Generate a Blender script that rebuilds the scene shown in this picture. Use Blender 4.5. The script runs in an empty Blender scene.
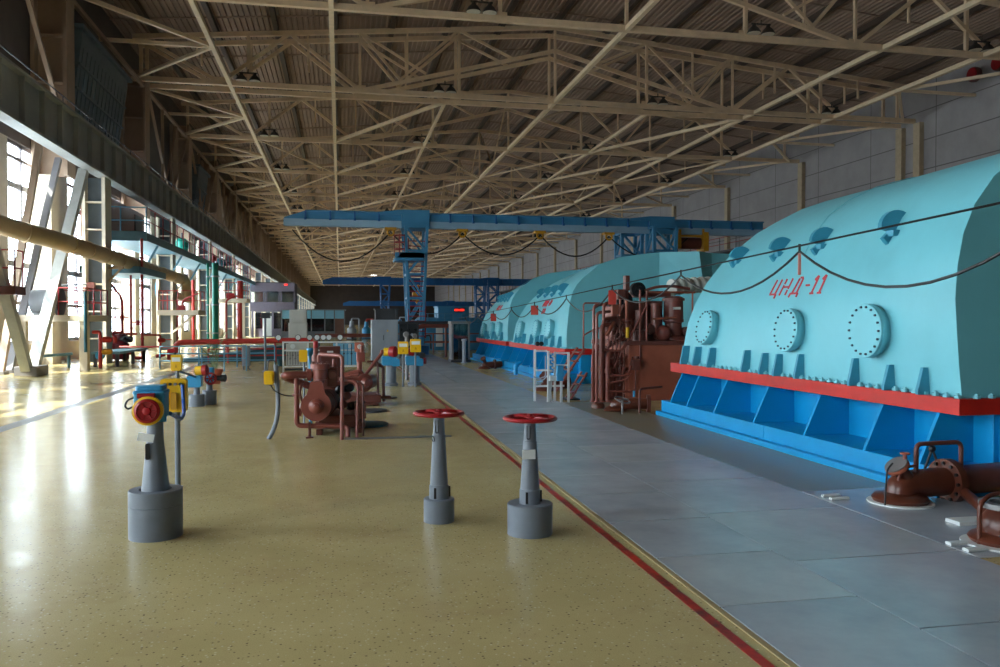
import bpy, math, random
from mathutils import Vector, Matrix
random.seed(7)
PI = math.pi
scn = bpy.context.scene
col = scn.collection


# ---------------------------------------------------------------- materials
def lin(c):
    c = c / 255.0
    return c / 12.92 if c <= 0.04045 else ((c + 0.055) / 1.055) ** 2.4


def rgb(r, g, b):
    return (lin(r), lin(g), lin(b), 1.0)


def mat(name, c, rough=0.5, metal=0.0, var=0.12, scale=3.0, bump=0.0, bscale=40.0, spec=0.5, c2=None, lo=0.35, hi=0.75):
    m = bpy.data.materials.new(name)
    m.use_nodes = True
    nt = m.node_tree
    b = nt.nodes['Principled BSDF']
    b.inputs['Roughness'].default_value = rough
    b.inputs['Metallic'].default_value = metal
    b.inputs['Specular IOR Level'].default_value = spec
    base = rgb(*c)
    if c2 is not None:
        other = rgb(*c2)
    else:
        other = tuple(max(0.0, x * (1 - 2.2 * var)) for x in base[:3]) + (1.0,)
    tc = nt.nodes.new('ShaderNodeTexCoord')
    nz = nt.nodes.new('ShaderNodeTexNoise')
    nz.inputs['Scale'].default_value = scale
    nz.inputs['Detail'].default_value = 6.0
    nz.inputs['Roughness'].default_value = 0.65
    nt.links.new(tc.outputs['Object'], nz.inputs['Vector'])
    rp = nt.nodes.new('ShaderNodeValToRGB')
    rp.color_ramp.elements[0].position = lo
    rp.color_ramp.elements[1].position = hi
    rp.color_ramp.elements[0].color = base
    rp.color_ramp.elements[1].color = other
    nt.links.new(nz.outputs['Fac'], rp.inputs['Fac'])
    nt.links.new(rp.outputs['Color'], b.inputs['Base Color'])
    if bump > 0:
        n2 = nt.nodes.new('ShaderNodeTexNoise')
        n2.inputs['Scale'].default_value = bscale
        n2.inputs['Detail'].default_value = 3.0
        nt.links.new(tc.outputs['Object'], n2.inputs['Vector'])
        bp = nt.nodes.new('ShaderNodeBump')
        bp.inputs['Strength'].default_value = bump
        bp.inputs['Distance'].default_value = 0.01
        nt.links.new(n2.outputs['Fac'], bp.inputs['Height'])
        nt.links.new(bp.outputs['Normal'], b.inputs['Normal'])
    return m


def mat_emit(name, c, s):
    m = bpy.data.materials.new(name)
    m.use_nodes = True
    b = m.node_tree.nodes['Principled BSDF']
    b.inputs['Base Color'].default_value = rgb(*c)
    b.inputs['Emission Color'].default_value = rgb(*c)
    b.inputs['Emission Strength'].default_value = s
    return m


def mat_glass(name, tint=(235, 242, 245), gl=0.08):
    m = bpy.data.materials.new(name)
    m.use_nodes = True
    nt = m.node_tree
    for n in list(nt.nodes):
        if n.type != 'OUTPUT_MATERIAL':
            nt.nodes.remove(n)
    out = [n for n in nt.nodes if n.type == 'OUTPUT_MATERIAL'][0]
    t = nt.nodes.new('ShaderNodeBsdfTransparent')
    t.inputs['Color'].default_value = rgb(*tint)
    g = nt.nodes.new('ShaderNodeBsdfGlossy')
    g.inputs['Roughness'].default_value = 0.05
    mx = nt.nodes.new('ShaderNodeMixShader')
    mx.inputs['Fac'].default_value = gl
    nt.links.new(t.outputs[0], mx.inputs[1])
    nt.links.new(g.outputs[0], mx.inputs[2])
    nt.links.new(mx.outputs[0], out.inputs['Surface'])
    return m


def mat_floor():
    m = bpy.data.materials.new('terrazzo')
    m.use_nodes = True
    nt = m.node_tree
    L = nt.links
    b = nt.nodes['Principled BSDF']
    b.inputs['Specular IOR Level'].default_value = 0.38
    tc = nt.nodes.new('ShaderNodeTexCoord')

    def noise(s, d=5.0, r=0.6):
        n = nt.nodes.new('ShaderNodeTexNoise')
        n.inputs['Scale'].default_value = s
        n.inputs['Detail'].default_value = d
        n.inputs['Roughness'].default_value = r
        L.new(tc.outputs['Object'], n.inputs['Vector'])
        return n

    def ramp(src, e):
        r = nt.nodes.new('ShaderNodeValToRGB')
        r.color_ramp.elements[0].position, r.color_ramp.elements[0].color = e[0]
        r.color_ramp.elements[1].position, r.color_ramp.elements[1].color = e[-1]
        for p, c in e[1:-1]:
            x = r.color_ramp.elements.new(p)
            x.color = c
        L.new(src, r.inputs['Fac'])
        return r

    def mix(fac, a, c, mode='MIX'):
        x = nt.nodes.new('ShaderNodeMix')
        x.data_type = 'RGBA'
        x.blend_type = mode
        if isinstance(fac, float):
            x.inputs[0].default_value = fac
        else:
            L.new(fac, x.inputs[0])
        L.new(a, x.inputs[6])
        if isinstance(c, tuple):
            x.inputs[7].default_value = c
        else:
            L.new(c, x.inputs[7])
        return x

    big = ramp(noise(0.55).outputs['Fac'], [(0.3, rgb(186, 167, 114)), (0.5, rgb(195, 176, 123)), (0.72, rgb(204, 186, 136))])
    wear = ramp(noise(1.3, 8.0, 0.75).outputs['Fac'], [(0.52, (0, 0, 0, 1)), (0.68, (0.7, 0.7, 0.7, 1))])
    c1 = mix(wear.outputs['Color'], big.outputs['Color'], rgb(182, 158, 112))
    vo = nt.nodes.new('ShaderNodeTexVoronoi')
    vo.inputs['Scale'].default_value = 42.0
    L.new(tc.outputs['Object'], vo.inputs['Vector'])
    sp = ramp(vo.outputs['Distance'], [(0.2, (0.9, 0.9, 0.9, 1)), (0.32, (0, 0, 0, 1))])
    spc = nt.nodes.new('ShaderNodeSeparateColor')
    L.new(vo.outputs['Color'], spc.inputs[0])
    dark = ramp(spc.outputs[0], [(0.66, (0, 0, 0, 1)), (0.7, (1, 1, 1, 1))])
    lite = ramp(spc.outputs[1], [(0.70, (0, 0, 0, 1)), (0.74, (1, 1, 1, 1))])
    md = mix(1.0, sp.outputs['Color'], dark.outputs['Color'], 'MULTIPLY')
    ml = mix(1.0, sp.outputs['Color'], lite.outputs['Color'], 'MULTIPLY')
    c2 = mix(md.outputs[2], c1.outputs[2], rgb(112, 94, 70))
    c3 = mix(ml.outputs[2], c2.outputs[2], rgb(216, 204, 166))
    fine = ramp(noise(160.0, 2.0).outputs['Fac'], [(0.35, (0.88, 0.88, 0.88, 1)), (0.65, (1.06, 1.06, 1.06, 1))])
    c4 = mix(1.0, c3.outputs[2], fine.outputs['Color'], 'MULTIPLY')
    L.new(c4.outputs[2], b.inputs['Base Color'])
    rr = ramp(noise(2.2, 6.0, 0.7).outputs['Fac'], [(0.3, (0.15, 0.15, 0.15, 1)), (0.75, (0.27, 0.27, 0.27, 1))])
    L.new(rr.outputs['Color'], b.inputs['Roughness'])
    bp = nt.nodes.new('ShaderNodeBump')
    bp.inputs['Strength'].default_value = 0.08
    bp.inputs['Distance'].default_value = 0.01
    L.new(noise(9.0, 3.0).outputs['Fac'], bp.inputs['Height'])
    L.new(bp.outputs['Normal'], b.inputs['Normal'])
    return m


def mat_panels(name, c, mortar, bw, bh, ax):
    """wall of large concrete panels with thin joints; ax = the horizontal axis of the wall"""
    m = mat(name, c, 0.85, var=0.1, scale=0.6, bump=0.15, bscale=20)
    nt = m.node_tree
    b = nt.nodes['Principled BSDF']
    src = b.inputs['Base Color'].links[0].from_socket
    tc = nt.nodes.new('ShaderNodeTexCoord')
    sx = nt.nodes.new('ShaderNodeSeparateXYZ')
    cb = nt.nodes.new('ShaderNodeCombineXYZ')
    nt.links.new(tc.outputs['Object'], sx.inputs[0])
    nt.links.new(sx.outputs[ax], cb.inputs[0])
    nt.links.new(sx.outputs['Z'], cb.inputs[1])
    br = nt.nodes.new('ShaderNodeTexBrick')
    br.offset = 0.0
    br.inputs['Scale'].default_value = 1.0
    br.inputs['Brick Width'].default_value = bw
    br.inputs['Row Height'].default_value = bh
    br.inputs['Mortar Size'].default_value = 0.035
    br.inputs['Mortar'].default_value = rgb(*mortar)
    nt.links.new(cb.outputs[0], br.inputs['Vector'])
    nt.links.new(src, br.inputs['Color1'])
    nt.links.new(src, br.inputs['Color2'])
    nt.links.new(br.outputs['Color'], b.inputs['Base Color'])
    return m


FLOOR = mat_floor()
PLATE = mat('steel_plate', (180, 185, 192), 0.24, 0.0, c2=(150, 157, 166), scale=1.1, bump=0.06, bscale=14, spec=0.6)
PLATE2 = mat('steel_plate_worn', (184, 188, 192), 0.26, 0.0, c2=(154, 158, 162), scale=0.9, bump=0.06, bscale=14, spec=0.6)
SEAM = mat('dark_seam', (40, 42, 44), 0.8)
STRIP = mat('grey_strip', (120, 122, 122), 0.35, var=0.12)
REDLINE = mat('red_line_paint', (184, 44, 30), 0.35, c2=(98, 30, 26), scale=6.0, lo=0.42, hi=0.66)
CYAN = mat('casing_cyan', (118, 196, 208), 0.42, var=0.05, scale=1.2, bump=0.05, bscale=3.0)
CYAND = mat('casing_fitting_shade_teal', (62, 150, 176), 0.45, var=0.06)  # darker than the shell: shade on the lugs put into colour, ribs share it
BLUE = mat('base_blue', (0, 148, 208), 0.38, var=0.06, scale=1.5)
RED = mat('flange_red', (204, 34, 24), 0.4, c2=(170, 28, 22), scale=2.5)
REDP = mat('red_paint', (158, 20, 28), 0.38, var=0.1)
PUMPRED = mat('pump_dark_red', (112, 24, 36), 0.4, var=0.1)
REDL = mat('stencil_red', (196, 40, 48), 0.45, var=0.05)
REDPIPE = mat('red_pipe_paint', (178, 44, 36), 0.4, var=0.1)
TAGRED = mat('tag_red', (222, 74, 60), 0.6, var=0.05)
TAGPINK = mat('tag_pink', (232, 140, 126), 0.6, var=0.05)
BOLTD = mat('bolt_dark', (38, 58, 78), 0.4, 0.3)
BROWN = mat('machine_brown', (142, 76, 64), 0.36, var=0.14, scale=4.0, bump=0.06)
BROWND = mat('machine_brown_dark', (110, 60, 50), 0.4, var=0.15, scale=4.0)
BROWNL = mat('machine_brown_panel', (172, 96, 72), 0.42, c2=(146, 76, 56), scale=1.6)
RUST = mat('pipe_brown', (100, 50, 34), 0.32, var=0.18, scale=6.0, bump=0.15, bscale=25)
GREY = mat('stand_grey', (116, 122, 132), 0.42, var=0.08, scale=5.0, bump=0.05)
GREYL = mat('cabinet_grey', (150, 156, 164), 0.42, var=0.05)
GREYD = mat('dark_grey', (58, 60, 64), 0.5, var=0.1)
BLACK = mat('black_rubber', (20, 20, 22), 0.45, var=0.1)
LBLUE = mat('actuator_blue', (58, 150, 196), 0.38, var=0.08, scale=6.0)
CABLEB = mat('cable_blue', (22, 84, 168), 0.4)
YEL = mat('yellow_paint', (236, 184, 14), 0.4, var=0.06)
YELD = mat('yellow_hoist', (196, 140, 20), 0.5, var=0.1)
WHITE = mat('white_paint', (214, 216, 214), 0.45, var=0.05)
LABEL = mat('white_label', (224, 226, 224), 0.6, var=0.03)
CREAM = mat('cream_paint', (200, 186, 164), 0.6, var=0.08, scale=1.5)
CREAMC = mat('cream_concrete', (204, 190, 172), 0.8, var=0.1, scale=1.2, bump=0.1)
TAN = mat('roof_steel_tan', (236, 206, 170), 0.55, var=0.1, scale=1.5)
TANL = mat('roof_runner_tan', (240, 214, 180), 0.5, var=0.08)
PURL = mat('purlin_brown', (84, 68, 58), 0.6, var=0.1)
DECK = mat('roof_deck', (166, 138, 120), 0.6, var=0.14, scale=0.35)
COLB = mat('column_brown', (172, 146, 124), 0.65, var=0.12, scale=1.0)
COLW = mat('column_web', (96, 108, 120), 0.6, var=0.1)
GIRD = mat('runway_beam_grey', (150, 152, 150), 0.55, var=0.12, scale=0.8)
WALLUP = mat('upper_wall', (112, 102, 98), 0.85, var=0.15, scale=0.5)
WALLR = mat_panels('wall_right_panels', (166, 160, 160), (112, 106, 106), 6.0, 1.8, 'Y')
WALLE = mat('end_wall', (70, 60, 56), 0.85, var=0.12, scale=0.5)
BEIGE = mat('beige_column', (190, 170, 140), 0.65, var=0.1)
LOUV = mat('louvre_teal', (96, 112, 122), 0.5, var=0.12)
CRBL = mat('crane_blue', (62, 132, 172), 0.45, var=0.08, scale=1.5)
CRBLL = mat('crane_blue_pale', (144, 176, 198), 0.45, var=0.08, scale=1.5)
CRBLD = mat('crane_blue_deep', (28, 96, 156), 0.45, var=0.08)
DUCT = mat('duct_beige', (182, 156, 116), 0.45, var=0.1, scale=2.0)
TEAL = mat('walkway_teal', (92, 134, 150), 0.5, var=0.1)
TEALD = mat('teal_dark', (28, 78, 90), 0.5, var=0.12)
GREENP = mat('green_pipe', (14, 130, 112), 0.4, var=0.1)
RAILBL = mat('rail_blue', (88, 140, 168), 0.45, var=0.06)
RAILRED = mat('rail_red', (150, 34, 44), 0.45, var=0.06)
STRUT = mat('strut_white', (190, 190, 184), 0.5, var=0.1)
STRUTD = mat('strut_grey', (128, 124, 126), 0.5, var=0.1)
BOOTH = mat('booth_purple_grey', (116, 108, 124), 0.6, var=0.08)
OFFB = mat('office_blue', (128, 186, 210), 0.5, var=0.04)
OFFG = mat('office_grey', (108, 112, 118), 0.5, var=0.06)
WOOD = mat('wood_door', (112, 78, 66), 0.5, var=0.12)
CABB = mat('cabinet_beige', (186, 184, 174), 0.5, var=0.05)
TERR = mat('terracotta', (178, 88, 60), 0.7, var=0.1)
SOIL = mat('soil', (60, 46, 36), 0.9)
LEAF = mat('leaf', (86, 112, 60), 0.5, var=0.2)
CORR = mat('flex_duct', (188, 186, 176), 0.55, var=0.08)
LAMPM = mat('lamp_shell', (70, 64, 60), 0.45, 0.2)
LAMPR = mat('lamp_reflector', (214, 204, 184), 0.35)
STAIN = mat('floor_patch', (128, 126, 112), 0.3, c2=(138, 124, 92), scale=1.1)
GLASS = mat_glass('window_glass')
GLASSD = mat_glass('dark_glass', (150, 165, 170), 0.14)
LED = mat_emit('red_display', (240, 30, 20), 2.5)
FRAME = mat('window_frame_grey', (118, 112, 116), 0.5)
ALU = mat('aluminium', (142, 138, 138), 0.4, 0.3)


# ---------------------------------------------------------------- geometry helpers
def V(*a):
    return Vector(a)


def frame_of(d):
    d = d.normalized()
    up = Vector((0, 0, 1)) if abs(d.z) < 0.95 else Vector((0, 1, 0))
    s = d.cross(up).normalized()
    return s, s.cross(d).normalized(), d


def fillet(pts, r, n=5):
    """round the corners of a polyline"""
    pts = [Vector(p) for p in pts]
    out = [pts[0]]
    for i in range(1, len(pts) - 1):
        a, b, c = pts[i - 1], pts[i], pts[i + 1]
        u, w = (a - b), (c - b)
        rr = min(r, u.length * 0.48, w.length * 0.48)
        p, q = b + u.normalized() * rr, b + w.normalized() * rr
        for k in range(n + 1):
            t = k / n
            out.append(p * (1 - t) ** 2 + b * 2 * t * (1 - t) + q * t * t)
    out.append(pts[-1])
    return out


class M:
    def __init__(s):
        s.v, s.f = [], []

    def add(s, vs, fs):
        o = len(s.v)
        s.v += [Vector(p) for p in vs]
        s.f += [tuple(i + o for i in f) for f in fs]
        return s

    def box(s, x0, x1, y0, y1, z0, z1):
        return s.add([(x0, y0, z0), (x1, y0, z0), (x1, y1, z0), (x0, y1, z0), (x0, y0, z1), (x1, y0, z1), (x1, y1, z1), (x0, y1, z1)],
                     [(0, 3, 2, 1), (4, 5, 6, 7), (0, 1, 5, 4), (1, 2, 6, 5), (2, 3, 7, 6), (3, 0, 4, 7)])

    def rbox(s, x0, x1, y0, y1, z0, z1, r, ax='y'):
        """box with rounded long edges along ax"""
        if ax == 'y':
            a0, a1, b0, b1 = x0, x1, z0, z1
        elif ax == 'z':
            a0, a1, b0, b1 = x0, x1, y0, y1
        else:
            a0, a1, b0, b1 = y0, y1, z0, z1
        ring = []
        for (cx, cy, st) in ((a1 - r, b1 - r, 0), (a0 + r, b1 - r, 90), (a0 + r, b0 + r, 180), (a1 - r, b0 + r, 270)):
            for k in range(5):
                t = math.radians(st + 22.5 * k)
                ring.append((cx + r * math.cos(t), cy + r * math.sin(t)))
        if ax == 'y':
            return s.prism([(p, y1, q) for p, q in ring], (0, y0 - y1, 0))
        if ax == 'z':
            return s.prism([(p, q, z0) for p, q in ring], (0, 0, z1 - z0))
        return s.prism([(x0, p, q) for p, q in ring], (x1 - x0, 0, 0))

    def prism(s, poly, ext):
        n = len(poly)
        e = Vector(ext)
        a = [Vector(p) for p in poly]
        return s.add(a + [p + e for p in a], [tuple(range(n - 1, -1, -1)), tuple(range(n, 2 * n))] + [(i, (i + 1) % n, n + (i + 1) % n, n + i) for i in range(n)])

    def bar(s, p0, p1, w, h=None):
        h = h or w
        p0, p1 = Vector(p0), Vector(p1)
        a, b, d = frame_of(p1 - p0)
        q = [a * (-w / 2) + b * (-h / 2), a * (w / 2) + b * (-h / 2), a * (w / 2) + b * (h / 2), a * (-w / 2) + b * (h / 2)]
        return s.add([p0 + k for k in q] + [p1 + k for k in q], [(3, 2, 1, 0), (4, 5, 6, 7), (0, 1, 5, 4), (1, 2, 6, 5), (2, 3, 7, 6), (3, 0, 4, 7)])

    def cyl(s, p0, p1, r0, r1=None, n=16):
        r1 = r0 if r1 is None else r1
        p0, p1 = Vector(p0), Vector(p1)
        a, b, d = frame_of(p1 - p0)
        ring = [(a * math.cos(2 * PI * k / n) + b * math.sin(2 * PI * k / n)) for k in range(n)]
        vs = [p0 + c * r0 for c in ring] + [p1 + c * r1 for c in ring]
        return s.add(vs, [tuple(range(n - 1, -1, -1)), tuple(range(n, 2 * n))] + [(k, (k + 1) % n, n + (k + 1) % n, n + k) for k in range(n)])

    def tube(s, pts, r, n=10, fil=0.0, caps=True):
        if fil:
            pts = fillet(pts, fil)
        pts = [Vector(p) for p in pts]
        rad = r if isinstance(r, (list, tuple)) else [r] * len(pts)
        rings = []
        a = None
        for i, p in enumerate(pts):
            d = (pts[min(i + 1, len(pts) - 1)] - pts[max(i - 1, 0)])
            if d.length < 1e-9:
                d = Vector((0, 0, 1))
            d.normalize()
            if a is None:
                a, b, _ = frame_of(d)
            else:
                a = (a - d * a.dot(d))
                if a.length < 1e-6:
                    a, b, _ = frame_of(d)
                a.normalize()
                b = a.cross(d) * -1
            b = d.cross(a)
            rings.append([p + (a * math.cos(2 * PI * k / n) + b * math.sin(2 * PI * k / n)) * rad[i] for k in range(n)])
        vs = [q for g in rings for q in g]
        fs = []
        for i in range(len(pts) - 1):
            for k in range(n):
                fs.append((i * n + k, i * n + (k + 1) % n, (i + 1) * n + (k + 1) % n, (i + 1) * n + k))
        if caps:
            fs += [tuple(range(n - 1, -1, -1)), tuple(range((len(pts) - 1) * n, len(pts) * n))]
        return s.add(vs, fs)

    def lathe(s, prof, c=(0, 0, 0), axis=(0, 0, 1), n=24, sx=1.0):
        """prof: (radius, distance along the axis)"""
        c = Vector(c)
        d = Vector(axis).normalized()
        if abs(d.z) > 0.99:
            a, b = Vector((1, 0, 0)) * sx, Vector((0, 1, 0)) * (1 if d.z > 0 else -1)
        else:
            a, b, _ = frame_of(d)
        vs, fs = [], []
        for r, h in prof:
            for k in range(n):
                t = 2 * PI * k / n
                vs.append(c + d * h + (a * math.cos(t) + b * math.sin(t)) * r)
        for i in range(len(prof) - 1):
            for k in range(n):
                fs.append((i * n + k, i * n + (k + 1) % n, (i + 1) * n + (k + 1) % n, (i + 1) * n + k))
        fs += [tuple(range(n - 1, -1, -1)), tuple(range((len(prof) - 1) * n, len(prof) * n))]
        return s.add(vs, fs)

    def torus(s, c, R, r, axis=(0, 0, 1), n=32, m=8, flat=1.0):
        c = Vector(c)
        a, b, d = frame_of(Vector(axis))
        vs, fs = [], []
        for i in range(n):
            t = 2 * PI * i / n
            u = a * math.cos(t) + b * math.sin(t)
            for k in range(m):
                w = 2 * PI * k / m
                vs.append(c + u * (R + r * math.cos(w)) + d * (r * flat * math.sin(w)))
        for i in range(n):
            for k in range(m):
                fs.append((i * m + k, ((i + 1) % n) * m + k, ((i + 1) % n) * m + (k + 1) % m, i * m + (k + 1) % m))
        return s.add(vs, fs)

    def ball(s, c, r, n=12):
        pr = [(max(1e-4, r * math.sin(PI * k / 8)), -r * math.cos(PI * k / 8)) for k in range(9)]
        return s.lathe(pr, c, (0, 0, 1), n)

    def bolts(s, c, R, axis, k, r=0.012, h=0.018, ph=0.0):
        c = Vector(c)
        a, b, d = frame_of(Vector(axis))
        for i in range(k):
            t = 2 * PI * i / k + ph
            p = c + (a * math.cos(t) + b * math.sin(t)) * R
            s.cyl(p, p + d * h, r, n=6)
        return s

    def build(s, name, m, parent=None, smooth=True, bevel=0.0):
        me = bpy.data.meshes.new(name)
        off = Vector((0, 0, 0))
        q = parent
        while q is not None:
            off = off + q.location
            q = q.parent
        me.from_pydata([p - off for p in s.v], [], s.f)
        me.validate()
        import bmesh
        bm = bmesh.new()
        bm.from_mesh(me)
        bmesh.ops.recalc_face_normals(bm, faces=bm.faces)
        bm.to_mesh(me)
        bm.free()
        if smooth:
            me.shade_smooth()
            me.set_sharp_from_angle(angle=math.radians(38))
        me.materials.append(m)
        o = bpy.data.objects.new(name, me)
        col.objects.link(o)
        if parent is not None:
            o.parent = parent
        if bevel:
            bv = o.modifiers.new('Bevel', 'BEVEL')
            bv.width = bevel
            bv.segments = 2
            bv.limit_method = 'ANGLE'
            bv.angle_limit = math.radians(40)
        return o


def tag(o, label, cat, group=None, kind=None):
    o['label'] = label
    if cat:
        o['category'] = cat
    if group:
        o['group'] = group
    if kind:
        o['kind'] = kind
    return o


def T(name, label, cat, loc, group=None, kind=None):
    o = bpy.data.objects.new(name, None)
    o.empty_display_size = 0.1
    col.objects.link(o)
    o.location = loc
    return tag(o, label, cat, group, kind)


def S(name, mb, m, label, cat, group=None, smooth=False):
    o = mb.build(name, m, None, smooth)
    return tag(o, label, cat, group, 'structure')


def dup(o, loc=None, label=None, parent=None, rz=None, scale=None):
    c = o.copy()
    col.objects.link(c)
    if parent is not None:
        c.parent = parent
    for ch in list(o.children):
        dup(ch, parent=c)
    if loc is not None:
        c.location = loc
    if label:
        c['label'] = label
    if rz is not None:
        c.rotation_euler.z = rz
    if scale is not None:
        c.scale = scale
    return c


ORD = 'first second third fourth fifth sixth seventh eighth ninth tenth eleventh twelfth thirteenth fourteenth fifteenth sixteenth seventeenth eighteenth nineteenth twentieth'.split()
ORD += ['twenty-' + q for q in ORD[:9]] + ['thirtieth']

# ================================================================ the hall
XL, XR, YB, YE = -10.9, 35.0, -14.0, 300.0
RX, RZ = 11.8, 18.3                                # ridge


def roof_z(x):
    return RZ - abs(x - RX) * 0.09


S('floor', M().box(XL, XR, YB, YE, -0.3, 0.0), FLOOR, 'polished tan speckled terrazzo floor of the turbine hall', 'floor')

# corrugated deck, ribs along the hall
prof = []
x = XL - 0.3
k = 0
while x < XR + 0.3:
    for dx, dz in ((0.0, 0.0), (0.10, 0.0), (0.13, 0.095), (0.25, 0.095)):
        prof.append((x + dx, roof_z(x + dx) + dz))
    x += 0.28
mb = M()
n = len(prof)
mb.add([(p, YB, z) for p, z in prof] + [(p, YE, z) for p, z in prof], [(i, i + 1, n + i + 1, n + i) for i in range(n - 1)])
mb.add([(XL - 0.3, YB, roof_z(XL) + 0.3), (RX, YB, RZ + 0.35), (XR + 0.3, YB, roof_z(XR) + 0.3), (XL - 0.3, YE, roof_z(XL) + 0.3), (RX, YE, RZ + 0.35), (XR + 0.3, YE, roof_z(XR) + 0.3)],
       [(0, 1, 4, 3), (1, 2, 5, 4)])
for j in range(0, 50):
    y = 24 + 6.0 * j
    if y < 290:
        mb.bar((XL, y, roof_z(XL) - 0.05), (RX, y, RZ - 0.05), 0.05, 0.07)
        mb.bar((RX, y, RZ - 0.05), (XR, y, roof_z(XR) - 0.05), 0.05, 0.07)
S('ceiling', mb, DECK, 'brown corrugated metal roof deck of the hall', 'ceiling')
for j in range(-7, 8):
    x = RX + 3.0 * j
    z = roof_z(x) - 0.16
    mb = M().box(x - 0.12, x + 0.12, 18, 296, z - 0.16, z + 0.13)
    side = 'at the ridge' if j == 0 else ('%s %s of the ridge' % (ORD[abs(j) - 1], 'to the right' if j > 0 else 'to the left'))
    S('roof_purlin', mb, PURL, 'dark roof purlin running along the hall, %s' % side, 'purlin', 'roof purlins')

# trusses
CH = 13.8                                          # bottom chord level
trY = [20.0, 32.0, 43.35, 44.65] + [56.0 + 12 * i for i in range(20)]


def truss(y, idx, far):
    m = M()
    w = 0.17
    ends = (-10.2, 34.6)
    m.bar((ends[0], y, CH), (ends[1], y, CH), 0.22, 0.25)
    m.bar((ends[0], y, roof_z(ends[0]) - 0.45), (RX, y, RZ - 0.4), 0.2, 0.24)
    m.bar((RX, y, RZ - 0.4), (ends[1], y, roof_z(ends[1]) - 0.45), 0.2, 0.24)
    for sg in (-1, 1):
        X = lambda o: RX + sg * o
        tz = lambda o: roof_z(X(o)) - 0.45
        m.bar((X(10.7), y, CH), (X(0), y, 16.6), 0.17, 0.2)
        for o in (5.4, 16.4, 21.6):
            m.bar((X(o), y, CH), (X(o), y, tz(o)), 0.15)
        if not far:
            for o in (8.2, 13.4, 18.9):
                m.bar((X(o), y, (CH + 0.7) if o < 10 else CH + 1.2), (X(o), y, tz(o)), 0.1)
        m.bar((X(10.7), y, CH), (X(14.3), y, tz(14.3)), w)
        m.bar((X(14.3), y, tz(14.3)), (X(17.8), y, CH), w)
        m.bar((X(17.8), y, CH), (X(21.6), y, tz(21.6)), w)
        m.bar((X(10.7), y, CH), (X(10.7), y, tz(10.7)), 0.12)
        m.bar((X(5.4), y, tz(5.4)), (X(8.6), y, 14.5), 0.14)
        m.bar((X(5.4), y, tz(5.4)), (X(2.4), y, 16.0), 0.13)
        m.bar((X(10.7), y, tz(10.7)), (X(8.6), y, 14.5), 0.14)
        m.bar((X(10.7), y, tz(10.7)), (X(7.2), y, 14.9), 0.12)
        # gussets
        for o in (10.7, 17.8, 5.4):
            m.box(X(o) - 0.3, X(o) + 0.3, y - 0.02, y + 0.02, CH - 0.14, CH + 0.3)
    m.bar((RX, y, CH), (RX, y, RZ - 0.4), 0.13)
    S('roof_truss', m, TAN, 'tan steel roof truss spanning the hall, %s one from the near end' % ORD[idx], 'truss', 'roof trusses')


for i, y in enumerate(trY):
    truss(y, i, y > 100)
# runners along the hall at bottom chord level
for o, w in ((-17.3, 'the left edge'), (-12.1, 'the left third'), (0.0, 'the ridge line'), (12.1, 'the right third'), (17.3, 'the right edge')):
    S('roof_runner', M().bar((RX + o, 20, CH - 0.02), (RX + o, 290, CH - 0.02), 0.2, 0.2), TANL, 'long pale roof runner along the hall under %s of the trusses' % w, 'roof runner', 'roof runners')
# horizontal bracing bay by bay
for i in range(17):
    y0 = 32.0 + 12 * i if i != 1 else 44.65
    y1 = 44.0 + 12 * i if i != 0 else 43.35
    ym = (y0 + y1) / 2
    m = M()
    for sg in (-1, 1):
        e, a, b = RX + sg * 22.0, RX + sg * 17.3, RX + sg * 12.1
        m.bar((e, ym, CH), (a, ym, CH), 0.15)
        m.bar((e, y0, CH), (a, ym, CH), 0.15)
        m.bar((e, y1, CH), (a, ym, CH), 0.15)
        if i == 0:
            continue
        if sg < 0:
            m.bar((b, y1, CH), (RX + sg * 6.0, y0, CH), 0.18)
        else:
            m.bar((b, y0, CH), (RX + sg * 6.0, y1, CH), 0.18)
        m.bar((RX + sg * 6.0, y0, CH), (RX + sg * 6.0, y1, CH), 0.16)
        if i == 1:
            continue
        if i % 2 == 0:
            m.bar((RX + sg * 6.0, y0, CH), (RX, y1, CH), 0.1)
            m.bar((a, y0, CH), (b, y1, CH), 0.1)
        else:
            m.bar((RX + sg * 6.0, y1, CH), (RX, y0, CH), 0.1)
            m.bar((RX + sg * 12.1, y0, RZ - 1.7), (RX + sg * 12.1, y1, CH), 0.09)
            m.bar((a, y1, CH), (b, y0, CH), 0.1)
        m.bar((RX, y0, RZ - 0.6), (RX, ym, CH), 0.1)
        m.bar((RX, y1, RZ - 0.6), (RX, ym, CH), 0.1)
    S('roof_bracing', m, TANL, 'flat diagonal roof bracing in the %s bay between trusses' % ORD[i], 'bracing', 'roof bracing bays')

# right wall with its columns
S('wall_right', M().box(XR, XR + 0.4, YB, YE, 0, 17.0), WALLR, 'grey concrete panel wall on the far side of the turbines', 'wall')
cy = [32.0, 43.3, 44.9] + [56.0 + 12 * i for i in range(18)]
for i, y in enumerate(cy):
    S('wall_column', M().box(34.7, 35.0, y - 0.28, y + 0.28, 0, CH - 0.1), BEIGE, 'beige column against the grey panel wall, %s from the near end' % ORD[i], 'column', 'beige wall columns')
S('wall_near', M().box(XL, XR, YB - 0.4, YB, 0, 18.2), WALLE, 'near end wall of the hall behind the viewer', 'wall')
S('wall_end', M().box(XL, XR, YE, YE + 0.4, 0, 18.2), WALLE, 'dim far end wall of the hall', 'wall')

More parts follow.
